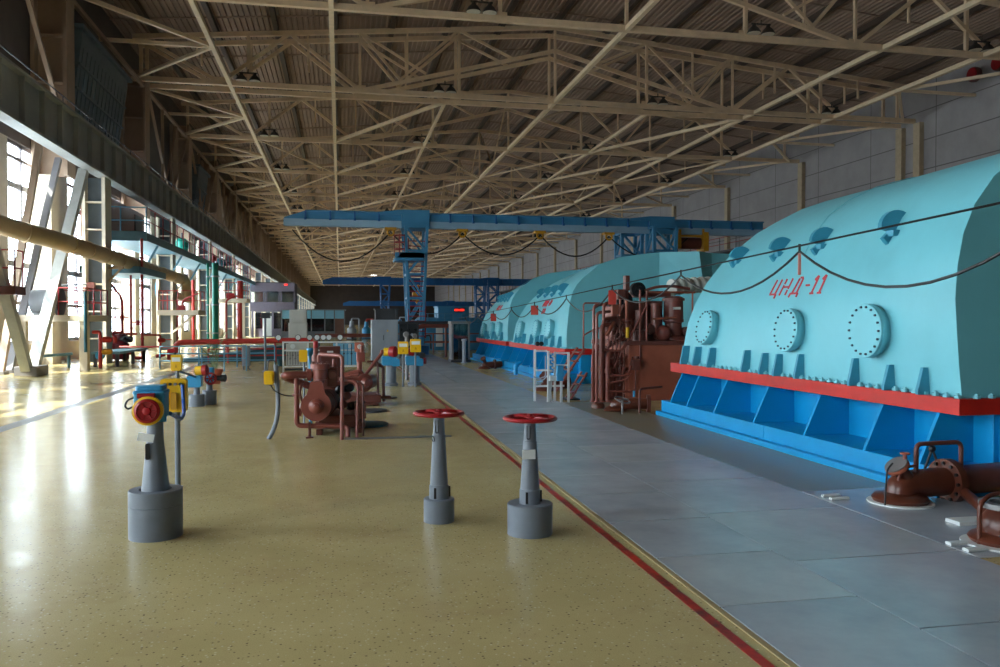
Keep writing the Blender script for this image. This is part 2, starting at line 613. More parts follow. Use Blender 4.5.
# left wall: sill, piers, dark upper wall
winY = [31.0 + 6 * i for i in range(-6, 44)]
W2 = 1.4
m = M().box(XL - 0.3, XL, YB, YE, 0, 0.75)
prev = YB
for y in winY:
    m.box(XL - 0.3, XL, prev, y - W2, 0.75, 7.75)
    prev = y + W2
m.box(XL - 0.3, XL, prev, YE, 0.75, 7.75)
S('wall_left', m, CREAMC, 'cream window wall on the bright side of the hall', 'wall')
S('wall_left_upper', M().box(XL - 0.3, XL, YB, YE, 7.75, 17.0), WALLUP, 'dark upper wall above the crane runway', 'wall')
for i, y in enumerate(winY):
    f = M()
    for yy, w in ((y - W2, 0.2), (y, 0.14), (y + W2, 0.2)):
        f.box(XL - 0.2, XL - 0.08, yy - w / 2, yy + w / 2, 0.75, 7.75)
    for zz, w in ((0.8, 0.16), (2.2, 0.12), (3.55, 0.2), (4.9, 0.12), (6.25, 0.2), (7.2, 0.12), (7.7, 0.16)):
        f.box(XL - 0.2, XL - 0.08, y - W2, y + W2, zz - w / 2, zz + w / 2)
    o = f.build('window_%d' % (i + 1), FRAME, None, False)
    tag(o, 'tall steel framed window in the bright side wall', 'window', 'side wall windows', 'structure')
    M().box(XL - 0.15, XL - 0.14, y - W2, y + W2, 0.75, 7.75).build('pane', GLASS, o, False)

# left columns (12 m apart)
for i in range(22):
    y = 20.0 + 12 * i
    c = M()
    for x in (-9.15, -8.47):
        c.box(x - 0.06, x + 0.06, y - 0.4, y + 0.4, 0, 6.85)
    for z in [0.0, 0.9, 1.9, 2.9, 3.9, 4.9, 5.9]:
        c.box(-9.1, -8.52, y - 0.36, y + 0.36, z, z + 0.05)
    c.box(-10.85, -10.2, y - 0.45, y + 0.45, 0, 6.85)
    o = S('crane_column', c, CREAM, 'cream stepped steel column under the crane runway, %s from the near end' % ORD[i], 'column', 'columns along the window wall')
    M().box(-9.09, -8.53, y - 0.05, y + 0.05, 0.06, 6.84).build('column_web', COLW, o, False)
    u = M().box(-10.85, -10.72, y - 0.45, y + 0.45, 6.85, CH + 0.6)
    u.box(-9.78, -9.65, y - 0.45, y + 0.45, 6.85, CH + 0.6)
    u.box(-10.72, -9.78, y - 0.06, y + 0.06, 6.85, CH + 0.6)
    for z in (8.5, 10.2, 11.9, 13.5):
        u.box(-10.7, -9.8, y - 0.42, y + 0.42, z, z + 0.06)
    u.build('upper_column', COLB, o, False)

# crane runway beam
g = M().box(-8.55, -8.5, 10, 292, 6.9, 8.25)
g.box(-8.74, -8.3, 10, 292, 6.84, 6.92)
g.box(-8.74, -8.3, 10, 292, 8.22, 8.3)
g.box(-8.56, -8.48, 10, 292, 8.3, 8.42)
for i in range(190):
    y = 14.9 + 1.5 * i
    if y < 290:
        g.box(-8.5, -8.36, y - 0.02, y + 0.02, 6.92, 8.22)
S('crane_runway_beam', g, GIRD, 'long grey plate girder of the crane runway with upright stiffeners', 'beam')
r = M()
for z in (8.75, 9.3):
    r.cyl((-9.3, 14, z), (-9.3, 180, z), 0.022, n=6)
for i in range(55):
    r.cyl((-9.3, 15 + 3 * i, 8.3), (-9.3, 15 + 3 * i, 9.3), 0.018, n=5)
S('trim_1', r, GREYD, 'thin dark handrail along the top of the crane runway beam', 'handrail')
# bracing between the upper columns
for i in range(8):
    y = 20 + 12 * i
    b = M()
    if i == 0:
        b.bar((-9.75, y + 6.5, 13.6), (-9.75, y + 11.5, 8.6), 0.14)
    elif i > 1:
        b.bar((-9.75, y + 0.5, 13.6), (-9.75, y + 6, 8.6), 0.13).bar((-9.75, y + 11.5, 13.6), (-9.75, y + 6, 8.6), 0.13)
    b.bar((-9.75, y + 0.5, 13.5), (-9.75, y + 11.5, 13.5), 0.16)
    if i > 1:
        b.bar((-9.75, y + 4, 8.4), (-9.75, y + 4, 13.5), 0.14)
        b.bar((-9.75, y + 8, 8.4), (-9.75, y + 8, 13.5), 0.14)
        b.bar((-9.75, y + 4, 8.6), (-9.75, y + 8, 13.4), 0.1)
    S('wall_brace', b, COLB, 'brown steel brace high on the window wall above the runway, %s bay' % ORD[i], 'brace', 'upper wall braces')
# concrete-like panels between the far upper columns, brown
for i in range(8):
    y = 57.5 + 5.2 * i
    S('upper_wall_panel', M().box(-10.85, -10.3, y, y + 2.6, 8.4, 13.2 - (i % 2) * 0.6).box(-10.3, -10.25, y, y + 2.6, 10.1, 10.2), COLB, 'brown wall panel above the crane runway, %s along' % ORD[i], 'wall panel', 'brown upper wall panels')

# V brace between the first columns
vb = M().bar((-8.8, 25.2, 0.05), (-8.8, 20.7, 6.8), 0.26, 0.24)
vb2 = M().bar((-8.8, 25.5, 0.05), (-8.8, 30.45, 6.84), 0.3, 0.24)
o = T('column_brace', 'big white V shaped steel brace standing between window wall columns', 'brace', (-8.8, 25.4, 0))
vb.build('strut', STRUT, o, False)
vb2.build('strut', STRUT, o, False)
M().box(-9.1, -8.5, 25.0, 25.95, 0, 0.28).build('foot_plate', STRUTD, o, False, 0.02)
o = T('window_strut', 'slanting grey pipe strut close to the nearest tall window', 'strut', (-9.9, 27.0, 0))
M().bar((-9.9, 26.85, 0.05), (-9.9, 31.4, 7.4), 0.2, 0.16).build('strut_bar', STRUTD, o, False)
M().box(-10.1, -9.7, 26.6, 27.0, 0, 0.08).build('foot_plate', STRUTD, o, False)
o = T('window_strut', 'slanting dark strut crossing the panes of the nearest tall window', 'strut', (-9.9, 26.0, 0))
M().bar((-9.9, 26.2, 0.05), (-9.9, 29.6, 7.6), 0.2, 0.16).build('strut_bar', COLB, o, False)
M().box(-10.1, -9.7, 25.9, 26.3, 0, 0.08).build('foot_plate', STRUTD, o, False)

# ventilation louvre boxes on the upper wall
def louvre(y0, y1, z0, z1, lab):
    o = T('ventilation_louvre', lab, 'louvre', (-10.3, (y0 + y1) / 2, z0), 'louvre boxes above the runway')
    M().prism([(-10.8, y0, z0), (-9.95, y0, z0), (-9.55, y0, z1 - 0.35), (-9.55, y0, z1), (-10.8, y0, z1)], (0, y1 - y0, 0)).build('housing', LOUV, o, False)
    s_ = M()
    nn = int((y1 - y0) / 0.5)
    for k in range(nn):
        yy = y0 + 0.3 + k * 0.5
        s_.bar((-9.93, yy, z0 + 0.05), (-9.6, yy, z1 - 0.6), 0.07, 0.05)
    for t in (0.02, 0.36, 0.68):
        s_.bar((-9.92 + 0.4 * t, y0, z0 + (z1 - z0 - .35) * t), (-9.92 + 0.4 * t, y1, z0 + (z1 - z0 - .35) * t), 0.08)
    s_.build('slats', LOUV, o, False)
    M().box(-10.2, -9.4, y0 - 0.3, y1 + 0.3, z1, z1 + 0.14).build('canopy', LOUV, o, False)


louvre(33.0, 39.6, 9.4, 12.6, 'dark teal louvre box behind the first upper column')
louvre(58.5, 62.5, 9.0, 12.2, 'distant dark louvre box farther along the runway')

# floor details
S('floor_line', M().box(1.905, 1.965, 2, 60, 0.0, 0.002), REDLINE, 'worn red line painted beside the steel plates', 'floor line')
S('floor_edge', M().box(2.03, 2.065, 2, 60, 0.0, 0.006), mat('beige_edge', (172, 148, 104), 0.45), 'beige edging between terrazzo and steel plates', 'floor edge')
S('floor_strip', M().box(-5.0, -4.76, 8, 60, 0, 0.003), STRIP, 'long grey strip crossing the floor toward the windows', 'floor strip')
S('floor_strip', M().box(0.0, 1.5, 10.88, 11.02, 0, 0.006), STRIP, 'short grey strip on the floor in front of the brown pump', 'floor strip')
S('floor_seam', M().box(2.066, 4.2, 2, 60, 0, 0.001), SEAM, 'dark gaps between the steel floor plates', 'floor seam')
rows1 = [2.0, 3.05, 4.1, 5.03, 5.98, 6.98, 7.88, 8.9, 10.0, 11.1, 12.2, 13.5, 15, 17, 19, 21, 23, 25, 28, 31, 34, 38, 42, 48, 54, 60]
rows2 = [2.0, 3.6, 4.78, 6.1, 7.4, 8.5, 9.7, 11.0, 12.4, 14, 16, 18, 20.5, 23, 26, 30, 34, 39, 45, 52, 60]
g_ = 0.01
cnt = 0
for (xa, xb, rows, nm) in ((2.066, 2.93, rows1, 'inner row'), (2.93, 4.2, rows2, 'outer row')):
    for i in range(len(rows) - 1):
        y0, y1 = rows[i], rows[i + 1]
        wid = 0.02 if (nm == 'inner row' and i == 4) else g_
        S('floor_plate', M().box(xa + g_ / 2, xb - g_ / 2, y0 + wid, y1 - g_ / 2, 0, 0.008), PLATE if random.random() < .6 else PLATE2,
          'grey steel floor plate, %s of the %s counted from the viewer' % (ORD[i], nm), 'floor plate', 'steel floor plates')
S('floor_patch', M().box(4.2, 5.22, 6.75, 15.0, 0, 0.003), STAIN, 'stained grey tan floor strip along the blue turbine base', 'floor patch')
S('floor_cover', M().box(4.21, 5.6, 4.62, 6.72, 0, 0.008), PLATE, 'grey cover plate around the brown floor pipes', 'floor cover')

# ================================================================ turbine casings
AX = 9.0
NEAR = [(5.58, .88), (5.545, 1.2), (5.52, 1.5), (5.50, 1.8), (5.52, 2.1), (5.58, 2.4), (5.70, 2.67), (5.90, 2.93), (6.20, 3.15), (6.65, 3.33), (7.25, 3.47), (8.1, 3.57), (9.0, 3.6)]
FARP = [(5.56, .88), (5.60, 1.2), (5.67, 1.55), (5.80, 1.88), (6.00, 2.22), (6.25, 2.52), (6.56, 2.80), (6.90, 3.06), (7.28, 3.27), (7.75, 3.50), (8.2, 3.65), (8.6, 3.75), (9.0, 3.80)]


NEARB = [(5.57, .88), (5.56, 1.1), (5.565, 1.31), (5.59, 1.6), (5.62, 1.88), (5.66, 2.1), (5.72, 2.31), (5.83, 2.5), (5.98, 2.66), (6.43, 3.02), (6.96, 3.2), (7.8, 3.32), (9.0, 3.36)]
PROF = [NEAR, FARP]


def prof_at(t):
    return [(a[0] + (b[0] - a[0]) * t, a[1] + (b[1] - a[1]) * t) for a, b in zip(*PROF)]


def surf_x(t, z):
    p = prof_at(t)
    for (x0, z0), (x1, z1) in zip(p, p[1:]):
        if z0 <= z <= z1:
            return x0 + (x1 - x0) * (z - z0) / (z1 - z0)
    return p[-1][0]


# stencil letters: strokes on a grid, x 0..1, y 0..1
GL = {
    'Ts': [((0, 0.12), (0, 1)), ((.62, 0.12), (.62, 1)), ((-.05, .08), (.75, .08)), ((.75, -.18), (.75, .06))],
    'N': [((0, 0), (0, .62)), ((0, .7), (0, 1)), ((.7, 0), (.7, .3)), ((.7, .38), (.7, 1)), ((.06, .5), (.64, .5))],
    'D': [((.12, .1), (.22, .95)), ((.62, .1), (.62, .95)), ((.26, 1), (.6, 1)), ((-.06, .06), (.78, .06)), ((-.06, -.16), (-.06, .06)), ((.78, -.16), (.78, .06))],
    'S': [((0, .12), (0, .9)), ((.06, 1), (.62, 1)), ((.06, 0), (.62, 0)), ((.62, .82), (.62, 1)), ((.62, 0), (.62, .18))],
    '-': [((.05, .5), (.5, .5))],
    '1': [((.3, 0), (.3, 1)), ((.06, .78), (.26, .98)), ((.1, 0), (.5, 0))],
    '0': [((0, .1), (0, .9)), ((.6, .1), (.6, .9)), ((.06, 1), (.54, 1)), ((.06, 0), (.54, 0))],
    '2': [((0, .75), (0, .92)), ((.06, 1), (.54, 1)), ((.6, .55), (.6, .95)), ((.05, .08), (.55, .5)), ((0, 0), (.62, 0))],
}


def stencil(word, y_start, z0, h, t_of, parent, slant=0.35, adv=1.0, w=0.032):
    """letters run toward -Y on the casing side, wrapped onto its surface"""
    u = 0.0
    for ch in word:
        m = M()
        for (a, b) in GL[ch]:
            n = 3
            for k in range(n):
                p0 = (a[0] + (b[0] - a[0]) * k / n, a[1] + (b[1] - a[1]) * k / n)
                p1 = (a[0] + (b[0] - a[0]) * (k + 1) / n, a[1] + (b[1] - a[1]) * (k + 1) / n)
                q = []
                for p in (p0, p1):
                    yy = y_start - (u + (p[0] + slant * p[1]) * .8) * h * adv
                    zz = z0 + p[1] * h
                    q.append(Vector((surf_x(t_of(yy), zz) - 0.004, yy, zz)))
                d = (q[1] - q[0]).normalized()
                s_ = d.cross(Vector((-1, 0, 0))).normalized() * (w / 2) * (1.0 if abs(d.z) < .5 else 1.25)
                e_ = d * 0.002
                m.prism([q[0] - s_ - e_, q[1] - s_ + e_, q[1] + s_ + e_, q[0] + s_ - e_], (-0.004, 0, 0))
        u += {'-': .62, '1': .62, 'N': 1.06}.get(ch, .98)
        m.build('stencil_letter', REDL, parent, False)


def casing(Y0, Y1, holes, lugs, ribs, guss, label, words, detail=True):
    o = T('turbine_casing', label, 'turbine', (AX, (Y0 + Y1) / 2, 0), 'cyan low pressure turbine casings')
    L_ = Y1 - Y0
    t_of = lambda y: min(1.0, max(0.0, (y - Y0) / L_))
    shell = M()
    secs = 13
    npf = 25
    for k in range(secs):
        t = k / (secs - 1)
        p = prof_at(t)
        full = p + [(2 * AX - x, z) for x, z in reversed(p[:-1])]
        shell.v += [Vector((x, Y0 + L_ * t, z)) for x, z in full]
    for k in range(secs - 1):
        for i in range(npf - 1):
            shell.f.append((k * npf + i, k * npf + i + 1, (k + 1) * npf + i + 1, (k + 1) * npf + i))
    shell.f.append(tuple(range(npf)))
    shell.f.append(tuple(range((secs - 1) * npf, secs * npf)))
    sh = shell.build('casing_shell', CYAN, o)
    # weld seam over the shell
    sm = M()
    for tt in (0.42,):
        p = prof_at(tt)
        sm.tube([(x - 0.001, Y0 + L_ * (tt + 0.05 * (z - 1)), z) for x, z in p if z > 2.35], 0.006, 5)
    sm.build('weld_seam', CYAN, sh)
    # crossover hood on the near end
    hd = M()
    zt = prof_at(0)[-1][1] - .02
    hd.add([(8.02, Y0, zt), (8.9, Y0 - 0.45, zt), (9.45, Y0, zt), (8.02, Y0, 2.3), (9.05, Y0 - 0.45, 2.3), (9.5, Y0, 2.3), (8.02, Y0, .9), (9.0, Y0 - 0.2, .9), (9.5, Y0, .9)],
           [(0, 3, 4, 1), (1, 4, 5, 2), (3, 6, 7, 4), (4, 7, 8, 5), (0, 1, 2), (6, 8, 7), (0, 2, 5, 8, 6, 3)])
    hd.build('crossover_hood', CYAN, o, False)
    # red joint flange
    fl_ = M().box(5.49, 2 * AX - 5.49, Y0 - 0.07, Y1 + 0.3, 0.735, 0.885)
    fl_.build('joint_flange', RED, o, False, 0.006)
    nb = int((L_ + .2) / 0.14)
    bl = M().lathe([(.034, .885), (.034, .912), (.03, .914), (.017, .915), (.017, .93)], (0, 0, 0), n=6)
    b0 = None
    for (x, y) in [(5.535, Y0 + k * 0.14) for k in range(nb)] + [(5.7 + .16 * k, Y0 - .04) for k in range(12)]:
        if b0 is None:
            b0 = bl.build('flange_bolt', CYAN, None, False)
            b0.parent = o
            q = b0
        else:
            q = b0.copy()
            col.objects.link(q)
        q.location = Vector((x, y, 0)) - o.location
    # blue base
    b = M().box(5.92, 2 * AX - 5.92, Y0, Y1 + 0.25, 0.0, 0.735)
    b.box(5.33, 6.0, Y0 - 0.05, Y1 + 0.3, 0.07, 0.25)
    b.box(5.24, 6.0, Y0 - 0.1, Y1 + 0.33, 0.0, 0.07)
    for z in (0.24,):
        b.box(5.322, 5.34, Y0 + L_ * .5, Y0 + L_ * .5 + 0.01, 0.07, 0.25)
    b.build('base_frame', BLUE, o, False, 0.005)
    for y in guss:
        M().prism([(5.56, y - 0.02, .735), (5.34, y - 0.02, .25), (5.93, y - 0.02, .25), (5.93, y - 0.02, .735)], (0, 0.04, 0)).build('gusset_plate', BLUE, o, False)
    if detail:
        for x in (5.98, 6.5, 7.1, 7.7):
            M().prism([(x, Y0 - 0.06, .735), (x, Y0 - 0.4, .02), (x, Y0 + .05, .02), (x, Y0 + .05, .735)], (0.05, 0, 0)).build('gusset_plate', BLUE, o, False)
    # manholes
    for (y, z, r) in holes:
        x = surf_x(t_of(y), z)
        dx = (surf_x(t_of(y + .2), z) - surf_x(t_of(y - .2), z)) / 0.4
        dzx = (surf_x(t_of(y), z + .2) - surf_x(t_of(y), z - .2)) / 0.4
        ax = Vector((-1, dx, dzx)).normalized()
        c = Vector((x, y, z))
        mh = M().lathe([(r - .03, -0.06), (r - .03, .06), (r, .06), (r, .085), (r, .1), (r - .004, .105), (r, .105), (r, .125), (r - .006, .13)], c, ax, 36).build('manhole_cover', CYAN, o)
        M().bolts(c + ax * .13, r - .035, ax, 18, 0.013, 0.016).build('bolt_ring', BOLTD if detail else CYAND, mh, False)
    # lifting lugs: upright half discs across the shell
    for y in lugs:
        z = 2.58 if detail else 2.42
        t = t_of(y)
        x = surf_x(t, z)
        dz = (surf_x(t, z + .1) - surf_x(t, z - .1)) / .2
        tan = Vector((dz, 0, 1)).normalized()
        nor = Vector((-tan.z, 0, tan.x))
        c = Vector((x, y, z)) - nor * .02
        pts = []
        for k in range(13):
            a = math.radians(-90 + 15 * k)
            r = 0.2
            if k in (3,):
                r = 0.1
            pts.append(c + tan * (r * math.sin(a)) + nor * (r * 1.05 * math.cos(a)))
        lug = M().prism([p + Vector((0, -.03, 0)) for p in pts], (0, .06, 0))
        q = c - tan * .06
        lug.box(q.x - .1, q.x + .1, y - .12, y + .0, q.z - .03, q.z + .03)
        lug.build('lifting_lug', CYAND, o, False)
    for (y, h) in ribs:
        x = surf_x(t_of(y), .9)
        M().prism([(x - .13, y - .02, .885), (x - .13, y - .02, .93), (x - .075, y - .02, .885 + h), (x + .05, y - .02, .885 + h), (x + .05, y - .02, .885)], (0, .04, 0)).build('side_rib', CYAND, o, False)
    for w_ in words:
        stencil(w_[0], w_[1], w_[2], w_[3], t_of, sh, slant=w_[4], adv=w_[5], w=w_[6])
    return o


casing(6.34, 12.42, [(7.52, 1.49, .285), (9.11, 1.47, .275), (11.5, 1.47, .275)], [7.55, 9.1, 10.3, 11.75],
       [(12.2, .3), (11.75, .3), (11.25, .3), (10.2, .3), (9.72, .28), (9.37, .28), (8.88, .3), (7.82, .3), (7.25, .26), (6.76, .26)],
       [12.38, 11.75, 10.82, 9.67, 8.5, 7.4, 6.6], 'huge cyan turbine casing nearest the viewer, three round bolted covers, red stencil lettering',
       [(('Ts', 'N', 'D', '-', '1', '1'), 9.92, 1.93, .21, 0.36, 1.32, .025)])
PROF[:] = [NEARB, [(x, .88 + (z - .88) * .885) for x, z in FARP]]
casing(19.3, 25.65, [(20.83, 1.36, .27), (22.33, 1.34, .27), (24.48, 1.3, .27)], [20.97, 22.31, 23.46, 24.65],
       [(24.9, .3), (24.4, .3), (23.9, .3), (22.9, .3), (22.2, .3), (21.7, .3), (21.2, .3), (20.5, .3), (19.8, .3)],
       [25.4, 24.4, 23.4, 22.4, 21.4, 20.4, 19.5], 'cyan turbine casing behind the brown governor rig and white pipe rack',
       [(('Ts', 'N', 'D', '-', '1', '0'), 22.9, 2.02, .15, .4, 1.5, .04), (('1', '2', '0'), 22.6, 1.8, .13, .4, 1.4, .04)], False)
casing(26.5, 32.1, [(27.7, 1.28, .27), (29.2, 1.25, .27), (31.0, 1.22, .27)], [27.9, 29.0, 30.2, 31.2],
       [(31.6, .3), (31.1, .3), (30.5, .3), (29.8, .3), (28.9, .3), (28.3, .3), (27.3, .3)],
       [31.8, 30.8, 29.8, 28.8, 27.8, 26.7], 'farthest cyan turbine casing in the row of three',
       [(('Ts', 'N', 'D', '-', '1', '2'), 30.0, 2.0, .15, .4, 1.5, .04)], False)

# flexible pale duct over the governor rig
m = M()
pts, rad = [], []
for k in range(49):
    t = k / 48
    pts.append((6.75 + 2.2 * t, 15.6 + .6 * t, 2.28 + .08 * math.sin(PI * t)))
    rad.append(0.155 + 0.02 * (1 if (k // 2) % 2 == 0 else -1))
m.tube(pts, rad, 18)
o = m.build('flexible_duct', CORR)
tag(o, 'pale ribbed flexible duct above the brown governor rig', 'duct')

# ================================================================ brown governor rig between the casings
o = T('governor_rig', 'tall brown governor rig crowded with pipes between the cyan casings', 'machine', (6.0, 15.8, 0))
M().box(5.6, 7.6, 15.0, 16.9, 0.0, 1.11).build('side_panel', BROWNL, o, False, 0.01)
M().box(5.5, 7.7, 14.95, 17.0, 1.11, 1.19).build('deck', BROWND, o, False, 0.008)
M().box(5.2, 5.6, 15.35, 16.0, 0.0, .95).build('inner_block', BROWND, o, False, 0.01)
M().box(5.5, 6.3, 15.75, 16.4, 1.19, 1.9).build('gear_housing', BROWN, o, False, 0.03)
M().box(5.28, 5.52, 15.2, 15.5, 1.4, 1.68).build('valve_block', BROWND, o, False, 0.015)
M().box(5.36, 5.5, 15.3, 15.5, 1.72, 1.92).build('valve_block', BROWNL, o, False, 0.01)
M().prism([(5.58, 15.55, 1.6), (5.68, 15.55, 1.92), (5.95, 15.55, 2.0), (6.2, 15.55, 1.95), (6.2, 15.55, 1.6)], (0, .5, 0)).build('bearing_housing', BROWND, o, False, 0.02)
M().box(6.0, 6.7, 15.5, 16.2, 2.08, 2.2).build('upper_housing', BROWN, o, False, 0.02)
M().box(5.9, 7.1, 15.5, 16.6, 1.19, 1.36).build('bed', BROWND, o, False, 0.02)
M().ball((6.45, 15.3, 1.34), .16, 18).build('check_valve', BROWN, o)
M().box(5.98, 6.6, 15.7, 15.9, 1.4, 2.0).build('rear_panel', BROWND, o, False, .01)
M().lathe([(.09, 1.46), (.09, 1.5), (.07, 1.51), (.07, 1.58), (.1, 1.59), (.1, 1.63)], (5.65, 15.25, 0), n=18).build('flange', BROWN, o)
v = M().lathe([(.24, 1.19), (.24, 1.25), (.17, 1.3), (.17, 1.55), (.21, 1.57), (.21, 1.62), (.2, 1.63), (.2, 2.0), (.23, 2.0), (.23, 2.05), (.12, 2.1)], (6.75, 15.5, 0), n=28).build('oil_vessel', BROWN, o)
M().box(6.66, 6.82, 15.29, 15.31, 1.82, 1.87).build('name_plate', LABEL, v, False)
v = M().lathe([(.1, 1.5), (.1, 1.9), (.12, 1.9), (.12, 1.94), (.05, 1.97)], (6.3, 15.35, 0), n=18).build('small_vessel', BROWN, o)
M().tube([(6.3, 15.35, 1.52), (6.3, 15.35, 1.36), (6.62, 15.4, 1.25)], .055, 10, .12).build('elbow_pipe', BROWN, v)
M().lathe([(.14, 1.19), (.14, 1.4), (.09, 1.43), (.09, 1.8)], (5.95, 15.35, 0), n=18).build('actuator_cylinder', BROWND, o)
# wheel and mast
M().lathe([(.05, -.14), (.05, -.08), (.15, -.07), (.15, .07), (.08, .09), (.06, .18)], (5.93, 15.4, 2.22), (0, -1, 0), 24).build('drive_wheel', BLACK, o)
M().lathe([(.17, -.05), (.17, .05)], (5.75, 15.7, 2.02), (0, -1, 0), 20).build('drive_wheel', BLACK, o)
M().box(5.64, 5.7, 15.3, 15.42, 1.95, 2.35).box(5.63, 5.72, 15.28, 15.44, 2.2, 2.5).build('mast', BROWND, o, False, 0.008)
M().box(5.46, 5.62, 15.25, 15.45, 2.02, 2.22).build('servo_box', BROWND, o, False, 0.01)
M().cyl((5.54, 15.35, 1.3), (5.54, 15.35, 2.05), .022).cyl((5.66, 15.3, 1.45), (5.66, 15.3, 2.0), .03).build('push_rod', BROWNL, o)
M().cyl((5.5, 14.98, 1.05), (5.95, 14.98, 1.87), .018).build('diagonal_rod', BROWN, o)
# vertical pipes in the left cluster
vp = [(4.83, 14.95, 1.0, .022), (4.9, 14.9, 1.75, .03), (5.0, 14.92, 1.5, .045), (5.06, 14.98, 1.62, .038), (5.13, 14.92, .95, .05), (4.95, 15.25, 1.9, .03)]
for (x, y, h, r) in vp:
    M().tube([(x, y, 0), (x, y, h), (x + .35, y + .25, h + .02)], r, 10, .12).cyl((x, y, h * .6), (x, y, h * .6 + .08), r * 1.5).cyl((x, y, 0), (x, y, .03), r * 1.9).build('standing_pipe', BROWN, o)
for (x, h) in ((5.83, 2.2), (5.97, 2.18)):
    M().cyl((x, 15.0, .7 if x < 5.9 else 1.15), (x, 15.0, h), .022).build('post', BROWN, o)
M().cyl((6.0, 15.02, 2.16), (7.0, 15.02, 2.16), .018).cyl((6.1, 15.02, 1.62), (6.6, 15.02, 1.66), .02).cyl((6.95, 15.02, 1.2), (6.95, 15.02, 2.16), .018).build('guard_rail', BROWNL, o)
hp = [((5.1, 14.9, .52), (5.55, 14.9, .52), (5.62, 14.95, .7), .022), ((5.1, 14.88, .36), (5.5, 14.88, .44), (5.62, 14.9, .56), .016),
      ((5.1, 14.88, .22), (5.6, 14.88, .2), (5.7, 14.9, .24), .018), ((5.05, 14.9, 1.02), (5.4, 14.9, 1.0), (5.5, 14.95, 1.12), .02), ((5.1, 15.1, .72), (5.4, 15.1, .74), (5.6, 15.1, .9), .024)]
for (a, b, c, r) in hp:
    M().tube([a, b, c], r, 8, .08).build('cross_pipe', BROWN, o)
M().tube([(5.7, 14.9, .24), (5.7, 14.9, .68)], .016, 8).box(5.64, 5.78, 14.86, 15.0, .62, .82).lathe([(.03, 0), (.05, .02), (.05, .05)], (5.72, 14.9, .84), n=12).build('drain_valve', BROWND, o, False)
M().cyl((5.64, 14.82, .1), (5.64, 14.82, .22), .025).build('blue_valve', LBLUE, o)
# the dense middle: small valves, couplings and tubes
rr = random.Random(3)
for k in range(16):
    x, z = 5.08 + rr.random() * .7, .55 + rr.random() * 1.0
    y = 15.1 + rr.random() * .2
    M().lathe([(.03, -.1), (.05, -.09), (.05, -.05), (.032, -.04), (.045, .0), (.032, .05), (.05, .06), (.05, .1)], (x, y, z), rr.choice([(0, 0, 1), (1, 0, 0), (.5, -.4, .6)]), 12).build('coupling', rr.choice([BROWN, BROWND, BROWNL]), o)
for k in range(12):
    x, z = 5.08 + rr.random() * .5, .2 + rr.random() * 1.1
    M().tube([(x, 15.2, z), (x, 14.98, z), (x + .1, 14.98, z + .3), (x + .14, 15.25, z + .34)], .014, 8, .06).build('thin_tube', rr.choice([BROWN, BROWND]), o)
M().cyl((5.55, 14.96, 1.26), (5.55, 14.96, 1.46), .035).build('yellow_sight_glass', YEL, o)
M().tube([(6.05, 15.3, 2.2), (6.3, 15.3, 2.28), (6.7, 15.4, 2.3), (7.1, 15.5, 2.25)], .03, 10, .1).build('top_pipe', BROWN, o)
for (x, z) in ((6.4, 1.3), (6.2, 1.42), (7.0, 1.36)):
    M().lathe([(.08, -.1), (.11, -.08), (.11, .08), (.07, .1)], (x, 15.4, z), (0, -1, 0), 16).build('flange', BROWND, o)
for (x, z0, z1) in ((5.2, .0, 1.35), (5.28, .1, 1.5), (5.36, 0, 1.2), (5.44, .3, 1.45), (5.52, 0, 1.15)):
    M().tube([(x, 15.06, z0), (x, 15.06, z1), (x + .12, 15.25, z1 + .06)], .017, 8, .05).build('thin_tube', BROWN if x < 5.4 else BROWND, o)
M().tube([(5.04, 14.9, 1.6), (5.04, 14.9, 1.92), (5.2, 15.0, 1.95), (5.3, 15.3, 1.9)], .03, 10, .1).build('top_pipe', BROWN, o)
M().tube([(5.1, 14.95, 1.3), (5.2, 14.95, 1.45), (5.32, 15.1, 1.55)], .035, 10, .08).build('elbow_pipe', BROWNL, o)
# small rail at the upper left
M().tube([(4.85, 15.6, 1.0), (4.85, 15.6, 1.95), (5.2, 15.6, 1.95)], .018, 8, .06).tube([(4.72, 15.2, 1.0), (4.72, 15.2, 1.3), (4.95, 15.2, 1.42), (5.3, 15.2, 1.5)], .016, 8, .04).build('guard_rail', BROWN, o)

# brown stair
o = T('stair', 'short brown steel stair leaning against the casing base beside the governor rig', 'stairs', (4.9, 17.2, 0))
for dy in (0.0, 0.55):
    M().bar((4.62, 16.9 + dy, .04), (5.28, 16.9 + dy, .98), .12, .03).build('stringer', BROWN, o, False)
for k in range(5):
    t = (k + .5) / 5
    M().box(4.62 + .66 * t - .07, 4.62 + .66 * t + .07, 16.9, 17.45, .04 + .94 * t - .012, .04 + .94 * t + .012).build('tread', BROWN, o, False)
o = T('stair', 'small brown ladder stair at the foot of the governor rig pipes', 'stairs', (4.7, 15.6, 0))
for dy in (0.0, 0.35):
    M().bar((4.52, 15.4 + dy, .02), (4.86, 15.4 + dy, .55), .07, .025).build('stringer', BROWN, o, False)
for k in range(3):
    t = (k + .7) / 3.2
    M().box(4.52 + .34 * t - .05, 4.52 + .34 * t + .05, 15.4, 15.75, .02 + .53 * t, .02 + .53 * t + .02).build('tread', BROWN, o, False)
M().box(4.4, 4.7, 15.35, 15.8, 0, .03).build('foot_plate', BLACK, o, False)

